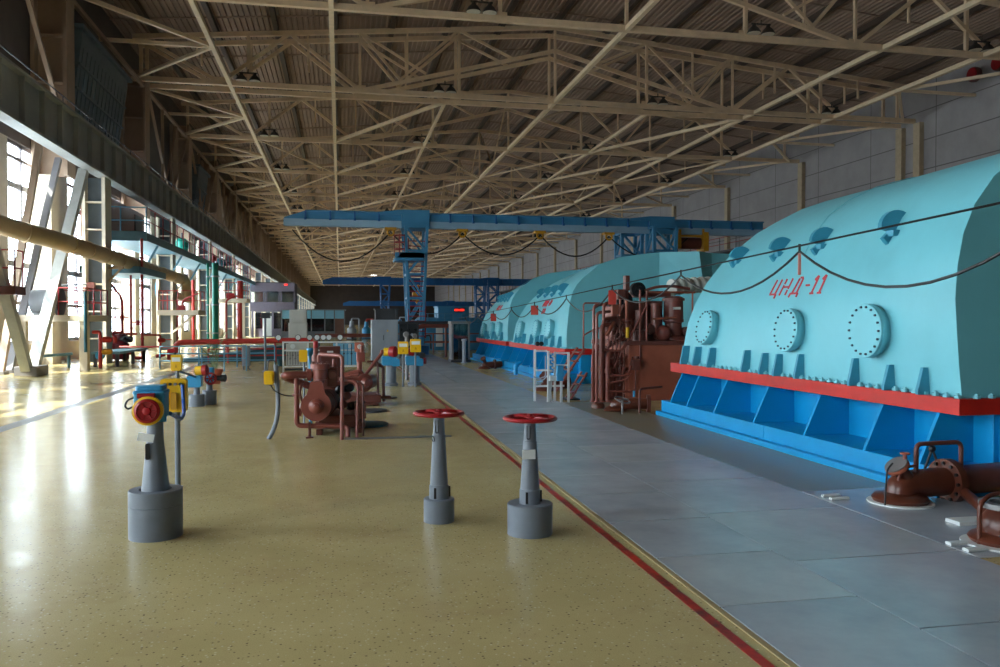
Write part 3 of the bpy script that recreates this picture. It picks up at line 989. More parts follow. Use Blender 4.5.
# white pipe stand with gauges
o = T('sampling_stand', 'white tubular stand with small valves beside the brown stair', 'stand', (4.0, 15.4, 0))
for (x, y, h) in ((3.76, 15.3, 1.03), (3.98, 15.1, 1.0), (4.14, 15.2, .98), (4.36, 15.0, .98)):
    M().box(x - .02, x + .02, y - .02, y + .02, 0, h).build('post', WHITE, o, False)
for (x0, x1, y, z) in ((3.76, 3.98, 15.2, 1.0), (3.76, 3.98, 15.2, .62), (4.14, 4.36, 15.1, .96), (4.14, 4.36, 15.1, .72), (3.76, 4.36, 15.3, .3)):
    M().box(x0, x1, y - .018, y + .018, z - .018, z + .018).build('rail', WHITE, o, False)
M().bar((3.98, 15.1, 0), (4.06, 15.15, .5), .05).bar((4.06, 15.15, 0), (4.0, 15.12, .5), .03).build('strut', WHITE, o, False)
M().box(4.2, 4.24, 15.0, 15.04, 0, .45).box(3.99, 4.12, 15.0, 15.12, .42, .52).build('bracket', WHITE, o, False)
M().box(4.12, 4.25, 14.95, 15.06, .42, .72).build('blue_box', LBLUE, o, False, .01)
for x in (3.78, 3.86):
    M().lathe([(.045, 0), (.045, .04), (.035, .05)], (x, 15.2, 1.14), (0, -1, 0), 14).build('gauge', BLACK, o)
for k in range(7):
    z = .62 + .055 * k
    M().cyl((4.03 + (k % 2) * .04, 15.14, z), (4.03 + (k % 2) * .04, 15.04, z), .02, n=8).build('valve_knob', CABB, o)
M().tube([(3.8, 15.2, .45), (3.95, 15.2, .5), (3.95, 15.2, .9)], .012, 6, .04).tube([(3.7, 15.2, .5), (3.9, 15.2, .42), (4.05, 15.15, .6)], .014, 6, .04).build('tube', GREYL, o)

# ================================================================ floor pipes in the right foreground
def elbow_pipe(lab):
    o = T('floor_pipe', lab, 'pipe', (4.8, 6.15, 0))
    M().lathe([(.27, .008), (.27, .02), (.25, .022)], (4.8, 6.15, 0), n=32).build('white_floor_ring', WHITE, o)
    M().tube([(4.8, 6.15, .0), (4.8, 6.15, .16), (5.35, 6.2, .165)], .125, 20, .2).lathe([(.22, .02), (.235, .05), (.21, .08), (.13, .1)], (4.8, 6.15, 0), n=28).build('elbow', RUST, o)
    fl2 = M().lathe([(.2, -.03), (.2, .0), (.2, .012), (.2, .045)], (5.3, 6.195, .165), (1, .08, 0), 28).build('flange', RUST, o)
    M().bolts((5.27, 6.19, .165), .165, (-1, -.08, 0), 12, .016, .02).build('bolt_ring', BLACK, fl2, False)
    br = M().cyl((4.88, 6.13, .18), (4.735, 6.1, .325), .068, .06).build('branch', RUST, o)
    M().lathe([(.1, 0), (.105, .02), (.1, .035), (.06, .036)], (4.74, 6.1, .32), (-.62, -.06, .78), 22).build('branch_flange', BROWNL, br)
    M().lathe([(.095, .0), (.098, .012), (.09, .014)], Vector((4.74, 6.1, .32)) + Vector((-.62, -.06, .78)).normalized() * .034, (-.62, -.06, .78), 22).build('gasket_ring', ALU, br)
    M().cyl((5.32, 6.2, .165), (5.98, 6.25, .175), .13, n=24).build('inlet_stub', BROWND, o)
    return o


elbow_pipe('brown elbow pipe with bolted flange rising by the near corner of the blue base')
o = T('vent_pipe', 'thin brown hoop pipe with a small valve above the bolted elbow pipe', 'pipe', (5.0, 6.1, 0))
M().tube([(4.93, 6.12, .2), (4.93, 6.12, .52), (5.4, 6.14, .52), (5.4, 6.14, .28)], .02, 10, .06).build('hoop', BROWND, o)
vv = M().tube([(4.93, 6.12, .33), (4.8, 6.08, .33), (4.72, 6.05, .28), (4.7, 6.05, .22)], .012, 8, .05).lathe([(.02, 0), (.034, .01), (.034, .05), (.018, .06), (.018, .13), (.03, .135)], (4.78, 6.07, .31), n=12).build('needle_valve', BROWN, o)
M().torus((4.78, 6.07, .45), .035, .008, n=16, m=6).build('hand_wheel', BROWNL, vv)
M().tube([(4.66, 6.07, .37), (4.6, 6.06, .32), (4.57, 6.04, .12), (4.56, 6.03, .02)], .008, 6, .05).build('black_lead', BLACK, o)
o = T('bleed_tap', 'small black topped bleed tap standing behind the bolted flange', 'tap', (5.22, 6.3, 0))
M().tube([(5.12, 6.3, .15), (5.24, 6.3, .44), (5.3, 6.3, .3)], .011, 8, .03).build('tap_pipe', GREYD, o)
M().ball((5.24, 6.3, .44), .032).build('tap_knob', BLACK, o)
# low pipe between the two stubs
o = T('floor_pipe', 'low brown pipe lying along the cover plate between two pipe stubs', 'pipe', (5.0, 5.6, 0))
M().tube([(5.32, 6.0, .1), (5.1, 5.5, .05), (4.95, 5.15, .05)], .045, 12, .1).build('run', RUST, o)
M().box(4.7, 4.98, 5.35, 5.5, .008, .035).build('white_sleeve', WHITE, o, False)
M().box(4.8, 5.05, 5.05, 5.2, .008, .03).build('white_sleeve', WHITE, o, False)
o = T('floor_pipe', 'open brown pipe stub with wide flange at the right edge of the floor', 'pipe', (4.62, 4.86, 0))
M().lathe([(.25, .008), (.25, .02), (.23, .022)], (4.6, 4.86, 0), n=32).build('white_floor_ring', WHITE, o)
M().lathe([(.2, .02), (.22, .05), (.2, .075), (.14, .09), (.15, .14), (.13, .2), (.095, .25), (.1, .28)], (4.62, 4.86, 0), n=28).build('neck', RUST, o)
ff = M().lathe([(.09, .27), (.165, .275), (.165, .31), (.1, .312), (.1, .29)], (4.62, 4.84, 0), n=28).build('open_flange', ALU, o)
M().lathe([(.098, .3), (.098, .302)], (4.62, 4.84, 0), n=24).build('bore', BLACK, ff)
M().tube([(4.42, 4.85, .01), (4.42, 4.85, .3), (4.5, 4.86, .36), (4.7, 4.9, .37)], .016, 8, .06).build('hoop', RUST, o)
M().tube([(4.66, 4.8, .31), (4.56, 4.78, .2), (4.5, 4.76, .06), (4.5, 4.8, .03)], .008, 6, .05).build('black_lead', BLACK, o)
o = T('hatch_frame', 'white hatch handle bar lying by the open pipe stub', 'hatch handle', (4.3, 4.85, 0))
M().rbox(4.22, 4.38, 4.72, 4.78, .008, .03, .01, 'x').build('bar', WHITE, o)
M().rbox(4.22, 4.36, 4.88, 4.94, .008, .03, .01, 'x').build('bar', WHITE, o)
o = T('hatch_frame', 'small white hatch handle on the floor in front of the elbow pipe', 'hatch handle', (4.35, 6.42, 0))
M().rbox(4.26, 4.43, 6.33, 6.38, .008, .03, .01, 'x').build('bar', WHITE, o)
M().rbox(4.26, 4.43, 6.46, 6.5, .008, .03, .01, 'x').build('bar', WHITE, o)

# floor pipes by the governor rig
o = T('floor_pipe', 'brown floor pipe with a pale handwheel ring in front of the governor rig', 'pipe', (5.0, 13.3, 0))
M().tube([(4.75, 13.4, .0), (4.75, 13.4, .13), (5.3, 13.2, .14)], .1, 16, .15).lathe([(.2, .01), (.21, .04), (.12, .09)], (4.75, 13.4, 0), n=22).build('elbow', RUST, o)
M().lathe([(.16, -.02), (.16, .04)], (5.28, 13.2, .14), (1, -.3, 0), 22).build('flange', BROWND, o)
M().lathe([(.12, .0), (.12, .06), (.09, .1)], (4.6, 13.9, 0), n=20).build('stub', RUST, o)
M().torus((4.72, 12.95, .24), .13, .014, (0.2, -.3, 1), 24, 6).cyl((4.72, 12.95, .24), (4.72, 12.95, .0), .02).cyl((4.6, 12.92, .25), (4.84, 12.98, .24), .012).build('ring_wheel', ALU, o)
M().tube([(5.05, 13.0, 0), (5.05, 13.0, .42), (5.5, 13.1, .44)], .02, 8, .06).build('vent_hoop', BROWND, o)
def lumps(x, y, lab):
    o = T('floor_pipe', lab, 'pipe', (x, y, 0))
    M().tube([(x - .2, y, 0), (x - .2, y, .12), (x + .4, y + .1, .14)], .11, 14, .15).lathe([(.21, .0), (.22, .04), (.12, .1)], (x - .2, y, 0), n=20).build('elbow', RUST, o)
    M().lathe([(.17, -.02), (.17, .04)], (x + .15, y + .05, .14), (1, .1, 0), 20).build('flange', RUST, o)
    M().cyl((x - .15, y, .15), (x - .25, y - .12, .34), .06).cyl((x - .25, y - .12, .33), (x - .27, y - .14, .36), .09).build('branch', RUST, o)


lumps(4.75, 17.6, 'brown floor pipe half hidden behind the white sampling stand')
lumps(5.0, 18.4, 'brown floor pipe under the brown stair')
lumps(4.85, 25.9, 'brown floor pipe at the foot of the farthest casings')
M_ = M().tube([(5.05, 22.9, 0), (5.05, 22.9, .32), (5.2, 22.9, .36)], .06, 10, .08).lathe([(.1, .24), (.1, .28)], (5.05, 22.9, 0), n=12)
tag(M_.build('blue_standpipe', BLUE), 'short blue standpipe in front of the second casing base', 'pipe')

# ================================================================ guide wire, festoon cable, tags
P0, P1 = V(4.88, 3.6, 2.53), V(5.3, 36.0, 1.67)
def wp(y):
    t = (y - P0.y) / (P1.y - P0.y)
    return P0 + (P1 - P0) * t


o = M().cyl(P0, P1, .011, n=6).build('guide_wire', BLACK)
tag(o, 'straight dark guide wire stretched past the cyan casings', 'wire')
hy = [3.7, 5.4, 7.96, 11.16, 14.34, 17.59, 20.8, 23.92, 27.07, 30.5, 34.0]
sag = [0.3, .5, .36, .32, .36, .3, .28, .26, .22, .2]
hy[1] = 4.5
pts = []
for i in range(len(hy) - 1):
    a, b = wp(hy[i]) - V(0, 0, .06), wp(hy[i + 1]) - V(0, 0, .06)
    for k in range(12 if i < len(hy) - 2 else 13):
        t = k / 12
        pts.append(a + (b - a) * t - V(0, 0, sag[i] * 4 * t * (1 - t)))
fc = M().tube(pts, .014, 7).build('festoon_cable', BLACK)
tag(fc, 'black cable hanging in loops under the guide wire', 'cable')
for y in hy:
    p = wp(y)
    M().cyl(p + V(0, 0, .02), p - V(0, 0, .07), .014, n=8).build('hanger', BLACK, fc)
for (y, w, h, m_, lab) in ((7.96, .035, .24, TAGPINK, 'narrow pink tag hanging in front of the nearest casing lettering'), (14.34, .15, .27, TAGRED, 'orange red tag hanging in front of the governor rig'),
                           (20.8, .2, .25, TAGRED, 'deep red tag hanging in front of the second casing'), (27.07, .2, .26, TAGRED, 'orange red tag hanging in front of the farthest casing')):
    p = wp(y) - V(0, 0, .08)
    tag(M().rbox(p.x - w / 2, p.x + w / 2, p.y - .005, p.y + .003, p.z - h, p.z, .012, 'y').build('warning_tag', m_), lab, 'tag')

# ================================================================ foreground stands
def wheel_stand(x, y, lab, rb, hb, rw, zt, tagz=None, shackle=False):
    o = T('valve_stand', lab, 'valve stand', (x, y, 0), 'handwheel stands on the terrazzo floor')
    M().lathe([(rb, 0), (rb, hb - .006), (rb - .006, hb), (.085, hb), (.084, hb - .03)], (x, y, 0), n=40).build('base', GREY, o)
    c = M().lathe([(.078, hb - .02), (.078, hb + .1), (.072, hb + .105), (.052, zt - .2), (.052, zt - .17), (.048, zt - .168), (.043, zt - .03)], (x, y, 0), n=28).build('column', GREY, o)
    d = Vector((-.45, -.9, 0)).normalized()
    for (zz, hh, an) in ((hb + .05, .085, 0), (hb + .05, .085, 1.9)):
        a = math.atan2(d.y, d.x) + an
        q = Vector((math.cos(a), math.sin(a), 0))
        M().bar((x + q.x * .077, y + q.y * .077, zz - hh / 2), (x + q.x * .0765, y + q.y * .0765, zz + hh / 2), .028, .006).build('slot', BLACK, c, False)
    a = math.atan2(d.y, d.x)
    M().tube([(x + d.x * .05 - .012, y + d.y * .052, zt - .05), (x + d.x * .05 - .012, y + d.y * .054, zt - .15), (x + d.x * .05 + .012, y + d.y * .054, zt - .15), (x + d.x * .05 + .012, y + d.y * .052, zt - .05)], .004, 6, .012).build('key_slot', GREYD, c)
    if shackle:
        M().torus((x - .05, y - .03, zt - .2), .022, .004, (1, .4, .2), 14, 6).build('shackle', BLACK, c)
    if tagz:
        M().box(x - .075, x + .025, y - .075, y - .071, tagz - .03, tagz + .04).build('paper_label', LABEL, c, False)
    w = M().torus((x, y, zt), rw - .018, .018, n=44, m=10, flat=.9)
    w.lathe([(.035, -.045), (.042, -.04), (.042, .012), (.02, .02), (.02, .035)], (x, y, zt), n=16)
    for k in range(4):
        t = .5 + PI / 2 * k
        w.tube([(x + .03 * math.cos(t), y + .03 * math.sin(t), zt - .01), (x + .1 * math.cos(t), y + .1 * math.sin(t), zt + .012), (x + (rw - .02) * math.cos(t), y + (rw - .02) * math.sin(t), zt)], .014, 7, .05)
    w.build('handwheel', REDP, o)
    return o


wheel_stand(.77, 6.33, 'grey valve stand with red handwheel, smaller base, left of the pair', .122, .185, .205, .86, None, True)
wheel_stand(1.395, 5.83, 'grey valve stand with red handwheel and white paper label, right of the pair', .17, .23, .205, .865, .6)

# big electric valve actuator
X0, Y0 = -1.345, 6.3
o = T('valve_actuator', 'blue valve actuator with red wheel in a yellow ring on a grey floor stand', 'valve actuator', (X0, Y0, 0))
M().lathe([(.188, 0), (.188, .235), (.183, .238), (.188, .241), (.188, .345), (.183, .35), (.115, .35), (.114, .32)], (X0, Y0, 0), n=44, sx=1.0).build('base', GREY, o)
c = M().lathe([(.1, .31), (.1, .36), (.096, .37), (.058, .72), (.056, .86), (.075, .865), (.075, .885)], (X0, Y0, 0), n=32).build('column', GREY, o)
M().rbox(X0 - .052, X0 - .022, Y0 - .083, Y0 - .066, .58, .7, .012, 'y').build('slot', BLACK, c)
M().bar((X0 - .1, Y0 - .09, .755), (X0 + .01, Y0 - .09, .735), .003, .06).build('paper_label', LABEL, c, False)
b = M().rbox(X0 - .13, X0 + .085, Y0 - .1, Y0 + .08, .89, 1.06, .02, 'z')
b.rbox(X0 - .1, X0 + .06, Y0 - .08, Y0 + .06, .865, .9, .02, 'z')
b.cyl((X0 + .06, Y0 - .05, .855), (X0 + .06, Y0 - .05, .9), .03).cyl((X0 - .07, Y0 - .05, .86), (X0 - .07, Y0 - .05, .9), .025)
b.cyl((X0 - .135, Y0 - .02, .94), (X0 - .1, Y0 - .02, .94), .035)
bo = b.build('gear_housing', LBLUE, o)
M().rbox(X0 - .135, X0 + .09, Y0 - .105, Y0 + .085, 1.06, 1.085, .025, 'z').rbox(X0 - .12, X0 + .075, Y0 - .09, Y0 + .07, 1.085, 1.12, .03, 'z').build('lid', LBLUE, bo, True, .008)
r_ = M().lathe([(.1, 0), (.106, .01), (.106, .05), (.085, .055), (.085, .04)], (X0 - .02, Y0 - .1, .945), (0, -1, 0), 36).build('yellow_ring', YEL, o)
w = M().lathe([(.088, .0), (.09, .03), (.088, .06), (.07, .072), (.066, .06), (.03, .058), (.026, .075), (.012, .08)], (X0 - .02, Y0 - .11, .945), (0, -1, 0), 36)
for k in range(6):
    t = PI / 3 * k
    w.bar((X0 - .02 + .02 * math.cos(t), Y0 - .172, .945 + .02 * math.sin(t)), (X0 - .02 + .07 * math.cos(t), Y0 - .175, .945 + .07 * math.sin(t)), .012, .012)
w.build('red_wheel', REDP, o)
M().rbox(X0 - .09, X0 + .025, Y0 - .15, Y0 - .1, 1.035, 1.07, .012, 'x').build('red_cover', REDP, o)
M().tube([(X0 - .1, Y0 - .06, 1.05), (X0 - .17, Y0 - .09, 1.02), (X0 - .185, Y0 - .1, .98), (X0 - .165, Y0 - .1, .955), (X0 - .12, Y0 - .05, .98)], .007, 7, .03).build('black_lead', BLACK, o)

# yellow switch panel on a grey post
X1, Y1 = -1.53, 8.11
o = T('switch_box', 'large yellow switch panel on a grey post behind the blue actuator', 'switch box', (X1, Y1, 0))
M().cyl((X1 + .0, Y1, 0), (X1, Y1, .75), .026, n=14).lathe([(.045, 0), (.045, .01)], (X1, Y1, 0), n=16).build('post', GREY, o)
bo = M().rbox(X1 - .135, X1 + .1, Y1 - .1, Y1 - .02, .73, 1.045, .03, 'y').build('enclosure', YEL, o)
M().rbox(X1 - .115, X1 + .08, Y1 - .115, Y1 - .1, .75, 1.025, .02, 'y').build('cover', YEL, bo)
for k in range(4):
    M().cyl((X1 - .085 + .045 * k, Y1 - .115, .998), (X1 - .085 + .045 * k, Y1 - .135, .998), .014, n=10).build('gland', BLACK if k % 2 else ALU, bo)
M().rbox(X1 - .09, X1 - .06, Y1 - .135, Y1 - .115, .78, .96, .01, 'y').build('red_strip', REDP, bo)
M().rbox(X1 - .03, X1 + .02, Y1 - .15, Y1 - .115, .76, .92, .01, 'y').build('lever_guard', YELD, bo)
o2 = M().tube([(-1.46, 7.97, .99), (-1.44, 7.92, .82), (-1.36, 7.5, .765), (-1.25, 6.75, .81), (-1.255, 6.37, .9)], .016, 8, .12).build('power_cable', CABLEB)
tag(o2, 'blue power cable looping from the yellow panel to the blue actuator', 'cable')


def yellow_post(x, y, z0, z1, w, lab, group=None):
    o = T('switch_box', lab, 'switch box', (x, y, 0), group)
    M().cyl((x, y, 0), (x, y, z0 + .05), .022, n=10).build('post', GREY, o)
    b = M().rbox(x - w / 2, x + w / 2, y - .1, y - .0, z0, z1, .02, 'y').build('enclosure', YEL, o)
    M().box(x - w * .4, x + w * .4, y - .103, y - .1, z0 + (z1 - z0) * .58, z0 + (z1 - z0) * .84).build('white_plate', LABEL, b, False)
    M().prism([(x - w * .12, y - .103, z0 + (z1 - z0) * .2), (x + w * .12, y - .103, z0 + (z1 - z0) * .2), (x, y - .103, z0 + (z1 - z0) * .42)], (0, .003, 0)).build('warning_triangle', YELD, b, False)
    M().cyl((x - w * .2, y - .05, z1), (x - w * .2, y - .05, z1 + .03), .018, n=8).build('gland', GREYD, b)
    return o


yellow_post(-2.26, 12.0, .89, 1.115, .14, 'small yellow switch box with white plate, on a post beside the paired floor actuators')
yb = yellow_post(1.48, 19.3, .79, 1.09, .24, 'yellow switch box on a post between the two far blue actuators')
yellow_post(1.77, 19.2, .84, 1.15, .25, 'yellow switch box on a post in front of the far right blue actuator')

# paired floor actuators in the middle distance
o = T('valve_actuator', 'small blue floor actuator with yellow and red motor near the potted plant', 'valve actuator', (-2.62, 15.7, 0))
M().lathe([(.14, 0), (.14, .21), (.13, .22)], (-2.62, 15.7, 0), n=28).build('base', GREY, o)
M().lathe([(.06, .2), (.05, .38)], (-2.62, 15.7, 0), n=16).build('column', GREY, o)
M().rbox(-2.78, -2.53, 15.58, 15.8, .36, .57, .03, 'y').build('gear_housing', LBLUE, o)
M().lathe([(.085, 0), (.085, .12)], (-2.62, 15.66, .66), (1, -.2, .1), 20).build('yellow_motor', YEL, o)
M().lathe([(.1, 0), (.1, .08), (.06, .1)], (-2.5, 15.63, .67), (1, -.2, .1), 20).build('red_drum', REDP, o)
M().tube([(-2.62, 15.6, .55), (-2.8, 15.0, .7), (-2.3, 12.4, .95), (-2.28, 12.1, 1.0)], .02, 8, .1).build('blue_cable', CABLEB, o)
o = T('valve_actuator', 'small blue floor actuator with dark red handwheel facing the viewer', 'valve actuator', (-2.44, 16.0, 0))
M().lathe([(.13, 0), (.13, .26), (.12, .27)], (-2.44, 16.0, 0), n=28).build('base', GREY, o)
M().lathe([(.06, .26), (.05, .45)], (-2.44, 16.0, 0), n=16).build('column', GREY, o)
M().rbox(-2.52, -2.36, 15.92, 16.12, .43, .7, .03, 'z').build('gear_housing', LBLUE, o)
w = M().torus((-2.4, 15.84, .5), .1, .02, (0, -1, .15), 24, 8)
for k in range(3):
    t = PI / 3 * k
    w.cyl((-2.4 + .1 * math.cos(t), 15.84, .5 + .1 * math.sin(t)), (-2.4 - .1 * math.cos(t), 15.84, .5 - .1 * math.sin(t)), .012, n=6)
w.cyl((-2.4, 15.84, .5), (-2.4, 15.95, .5), .025).build('handwheel', REDP, o)
M().tube([(-2.36, 16.0, .5), (-2.2, 15.95, .5)], .05, 10).tube([(-2.22, 15.95, .5), (-2.14, 15.93, .5)], .07, 10).build('limit_switch', BLACK, o)


def far_actuator(x, y, lab, flip):
    o = T('valve_actuator', lab, 'valve actuator', (x, y, 0))
    M().lathe([(.17, 0), (.17, .06), (.125, .08), (.12, .5)], (x, y, 0), n=26).build('column', GREY, o)
    M().rbox(x - .22, x + .12, y - .14, y + .16, .5, .72, .03, 'y').rbox(x + .02, x + .2, y - .17, y + .1, .48, .66, .03, 'y').build('gear_housing', LBLUE, o)
    if flip:
        M().lathe([(.1, 0), (.11, .02), (.11, .12), (.05, .14)], (x - .07, y - .1, .84), (0, -1, 0), 22).build('red_drum', REDP, o)
        M().lathe([(.06, 0), (.075, .02), (.075, .08)], (x + .2, y - .05, .6), (1, -.3, 0), 16).build('handwheel', REDP, o)
    else:
        M().lathe([(.1, 0), (.1, .15)], (x - .16, y, .83), (1, -.35, 0), 22).build('yellow_motor', YEL, o)
        M().lathe([(.12, 0), (.135, .02), (.135, .14), (.09, .18), (.04, .19)], (x - .02, y - .05, .83), (1, -.6, 0), 26).build('red_drum', REDP, o)


far_actuator(1.22, 19.7, 'blue actuator with red and yellow motor on a grey pillar, beyond the pumps', False)
far_actuator(1.8, 19.75, 'blue actuator on a grey pillar behind two yellow switch boxes', True)

# bent pole with a yellow box
o = T('bent_pole', 'bent grey conduit pole with a small yellow box left of the brown pump', 'pole', (-.93, 11.16, 0))
M().tube([(-.95, 11.16, 0), (-.9, 11.16, .08), (-.83, 11.16, .28), (-.82, 11.16, .5), (-.85, 11.16, 1.0)], .03, 12, .1).build('pole', GREY, o)
M().tube([(-.85, 11.16, .98), (-.86, 11.16, 1.06), (-.95, 11.16, 1.06), (-.96, 11.16, .92)], .01, 7, .04).build('loop', GREYD, o)
M().rbox(-1.0, -.87, 11.08, 11.16, .74, .92, .02, 'y').rbox(-.98, -.89, 11.06, 11.08, .77, .89, .015, 'y').build('yellow_box', YEL, o)
cb = M().tube([(-.92, 11.12, .75), (-.88, 11.12, .66), (-.74, 11.15, .58), (-.6, 11.2, .57)], .009, 6, .08).build('cable', BLACK)
tag(cb, 'thin black cable sagging from the bent pole to the brown pump', 'cable')

# ---------------------------------------------------------------- brown oil pump
o = T('oil_pump', 'brown oil pump with big round end disc and looping pipes', 'pump', (-.2, 11.5, 0))
fz, fx = .435, -.32
disc = M().lathe([(.2, 0), (.205, .01), (.205, .05), (.2, .06)], (fx, 11.16, fz), (0, -1, 0), 40)
disc.prism([(fx - .13, 11.1, fz + .14), (fx + .13, 11.1, fz + .14), (fx + .075, 11.1, .77), (fx - .075, 11.1, .77)], (0, .06, 0))
d_ = disc.build('end_disc', BROWN, o)
M().lathe([(.1, 0), (.1, .03), (.085, .04), (.06, .06), (.06, .12), (.035, .13), (.035, .16), (.015, .165)], (fx + .0, 11.1, fz), (0, -1, 0), 28).build('shaft_boss', BROWN, d_)
M().lathe([(.19, 0), (.19, .3), (.2, .31), (.2, .34), (.18, .36), (.17, .7), (.12, .78)], (fx, 11.16, fz), (.22, .97, 0), 32).build('motor_body', BROWND, o)
hd = M().lathe([(.06, .74), (.06, .78), (.1, .79), (.1, .93), (.13, .935), (.13, 1.0), (.12, 1.005)], (-.27, 11.25, 0), n=30).build('cylinder_head', BROWN, o)
M().bolts((-.27, 11.25, 1.0), .11, (0, 0, 1), 10, .01, .03).build('bolt_ring', BROWND, hd, False)
M().box(-.18, -.04, 11.3, 11.5, .68, .95).cyl((-.1, 11.3, .85), (-.1, 11.24, .85), .06).build('valve_chest', BROWND, o, False, .012)
M().cyl((-.08, 11.4, .95), (-.08, 11.4, 1.06), .03).cyl((0.02, 11.4, .9), (.02, 11.4, 1.05), .015).build('stem', BROWN, o)
M().tube([(-.33, 11.3, .85), (-.72, 11.1, .86), (-.76, 11.25, .84), (-.45, 11.6, .68), (-.28, 11.8, .6)], .05, 14, .1).lathe([(.085, -.02), (.085, .04)], (-.43, 11.26, .852), (1, .1, 0), 20).build('suction_pipe', BROWN, o)
M().tube([(-.58, 11.17, .83), (-.58, 11.17, .17), (-.1, 11.17, .15), (.02, 11.17, .15), (.1, 11.15, .13), (.1, 11.12, .0)], .035, 12, .07).lathe([(.06, -.012), (.06, .012)], (-.58, 11.17, .59), n=16).build('drain_pipe', BROWN, o)
M().lathe([(.065, -.015), (.065, .015)], (-.41, 11.17, .155), (1, 0, 0), 18).cyl((-.41, 11.17, .0), (-.41, 11.17, .12), .02).box(-.46, -.36, 11.12, 11.22, 0, .015).build('flange', BROWND, o)
M().tube([(-.5, 11.2, .76), (-.54, 11.12, .62), (-.5, 11.12, .48), (-.42, 11.14, .45)], .016, 8, .05).build('bypass_pipe', BROWND, o)
M().tube([(-.5, 11.25, .48), (-.53, 11.2, .38), (-.55, 11.18, .3)], .03, 8, .05).build('bypass_pipe', BROWN, o)
M().tube([(-.29, 11.35, 1.0), (-.29, 11.35, 1.13), (.03, 10.95, 1.12), (.02, 10.9, 0)], .026, 12, .07).build('hoop_pipe', BROWN, o)
M().tube([(-.0, 11.6, .76), (.2, 11.15, .76), (.24, 11.1, .7), (.22, 11.05, 0)], .021, 10, .05).build('hoop_pipe', BROWN, o)
M().tube([(.05, 11.7, .74), (.27, 11.3, .74), (.31, 11.25, .7), (.31, 11.2, 0)], .014, 10, .04).build('hoop_pipe', BROWND, o)
for (z, xw) in ((.76, .3), (.7, .22)):
    M().box(-.05, -.05 + xw, 11.7, 11.8, z - .03, z + .02).build('bracket', BROWN, o, False, .006)
M().box(-.35, .35, 11.55, 12.3, .08, .16).box(-.3, .25, 11.5, 12.3, .16, .26).box(.2, .36, 11.5, 11.9, .2, .42).build('bed_plate', BROWND, o, False, .01)
M().box(-.33, -.25, 11.4, 12.3, 0, .08).box(.2, .3, 11.5, 12.3, 0, .08).build('skid', BROWND, o, False)
for k, (x, z) in enumerate(((.0, .6), (.08, .5), (.12, .62), (.02, .38), (.16, .36))):
    M().lathe([(.04, -.08), (.06, -.07), (.06, .07), (.04, .08)], (x, 11.75, z), (.3, -.9, .2), 12).build('coupling', BROWND if k % 2 else BLACK, o)
bx = M().rbox(-.3, .0, 12.15, 12.4, .3, 1.2, .015, 'z').build('control_box', BROWND, o)
M().box(-.19, -.1, 12.145, 12.15, 1.12, 1.145).build('name_plate', LABEL, bx, False)
M().box(-.305, .005, 12.14, 12.41, 1.17, 1.21).build('lid', BROWND, bx, False, .006)
vt = M().cyl((-.35, 12.0, .9), (-.35, 12.0, 1.2), .035).lathe([(.06, 1.0), (.06, 1.07), (.045, 1.1)], (-.35, 12.0, 0), n=14).lathe([(.05, .86), (.05, .93)], (-.35, 12.0, 0), n=14).cyl((-.35, 12.0, .3), (-.35, 12.0, .9), .03).build('relief_valve', BROWN, o)
M().lathe([(.034, 1.19), (.036, 1.2), (.036, 1.29), (.02, 1.3)], (-.35, 12.0, 0), n=14).build('red_cap', REDP, vt)
o = T('oil_filter', 'blue upright oil filter pipe behind the brown pump', 'pipe', (-.44, 12.4, 0))
M().cyl((-.44, 12.4, .3), (-.44, 12.4, 1.1), .03).lathe([(.06, 1.06), (.065, 1.08), (.065, 1.16), (.05, 1.18)], (-.44, 12.4, 0), n=14).cyl((-.44, 12.4, 0), (-.44, 12.4, .3), .025).build('filter_pipe', LBLUE, o)
o = T('switch_box', 'small yellow switch box on a post left of the blue filter pipe', 'switch box', (-.54, 12.3, 0))
M().cyl((-.53, 12.3, 0), (-.53, 12.3, 1.0), .016, n=8).build('post', GREY, o)
M().rbox(-.6, -.48, 12.22, 12.3, .98, 1.16, .02, 'y').box(-.585, -.525, 12.217, 12.22, 1.06, 1.13).build('enclosure', YEL, o)
tag(M().lathe([(.3, 0), (.3, .03), (.29, .035), (.02, .04)], (.42, 12.3, 0), n=32).build('manhole_lid', TEALD), 'dark round manhole lid on the floor right of the brown pump', 'manhole lid')

# second brown pump set
o = T('oil_pump', 'smaller brown pump set with a slanting pipe behind the large pump', 'pump', (.4, 15.3, 0))
M().lathe([(.16, -.06), (.17, -.05), (.17, .05), (.1, .07), (.06, .16)], (.43, 15.2, .43), (.5, -1, 0), 26).build('pump_disc', BROWN, o)
M().lathe([(.13, 0), (.13, .5), (.09, .55)], (.45, 15.25, .42), (.3, .95, 0), 22).build('motor_body', BROWND, o)
for (x, z) in ((.12, .55), (.12, .42), (.26, .58), (.26, .42)):
    M().lathe([(.045, -.08), (.055, -.07), (.055, .07), (.045, .08)], (x, 15.2, z), (1, -.1, 0), 12).build('coupling', BROWN, o)
M().tube([(.05, 15.2, .58), (.2, 15.2, .62), (.38, 15.2, .66), (.42, 15.25, .55)], .035, 10, .08).build('suction_pipe', BROWN, o)
M().tube([(.45, 15.2, .55), (.62, 15.25, .78), (.78, 15.3, .98), (.78, 15.35, 1.02)], .032, 10, .1).build('slanting_pipe', BROWN, o)
M().cyl((.36, 15.3, .55), (.36, 15.3, .85), .05).rbox(.3, .46, 15.25, 15.4, .82, 1.0, .02, 'z').cyl((.4, 15.32, 1.0), (.4, 15.32, 1.12), .03).build('valve_column', BROWN, o)
M().rbox(.27, .44, 15.35, 15.5, 1.0, 1.18, .015, 'y').build('gauge_box', BROWNL, o)
M().lathe([(.045, 0), (.045, .03)], (.36, 15.35, 1.1), (0, -1, 0), 16).build('dial', WHITE, o)
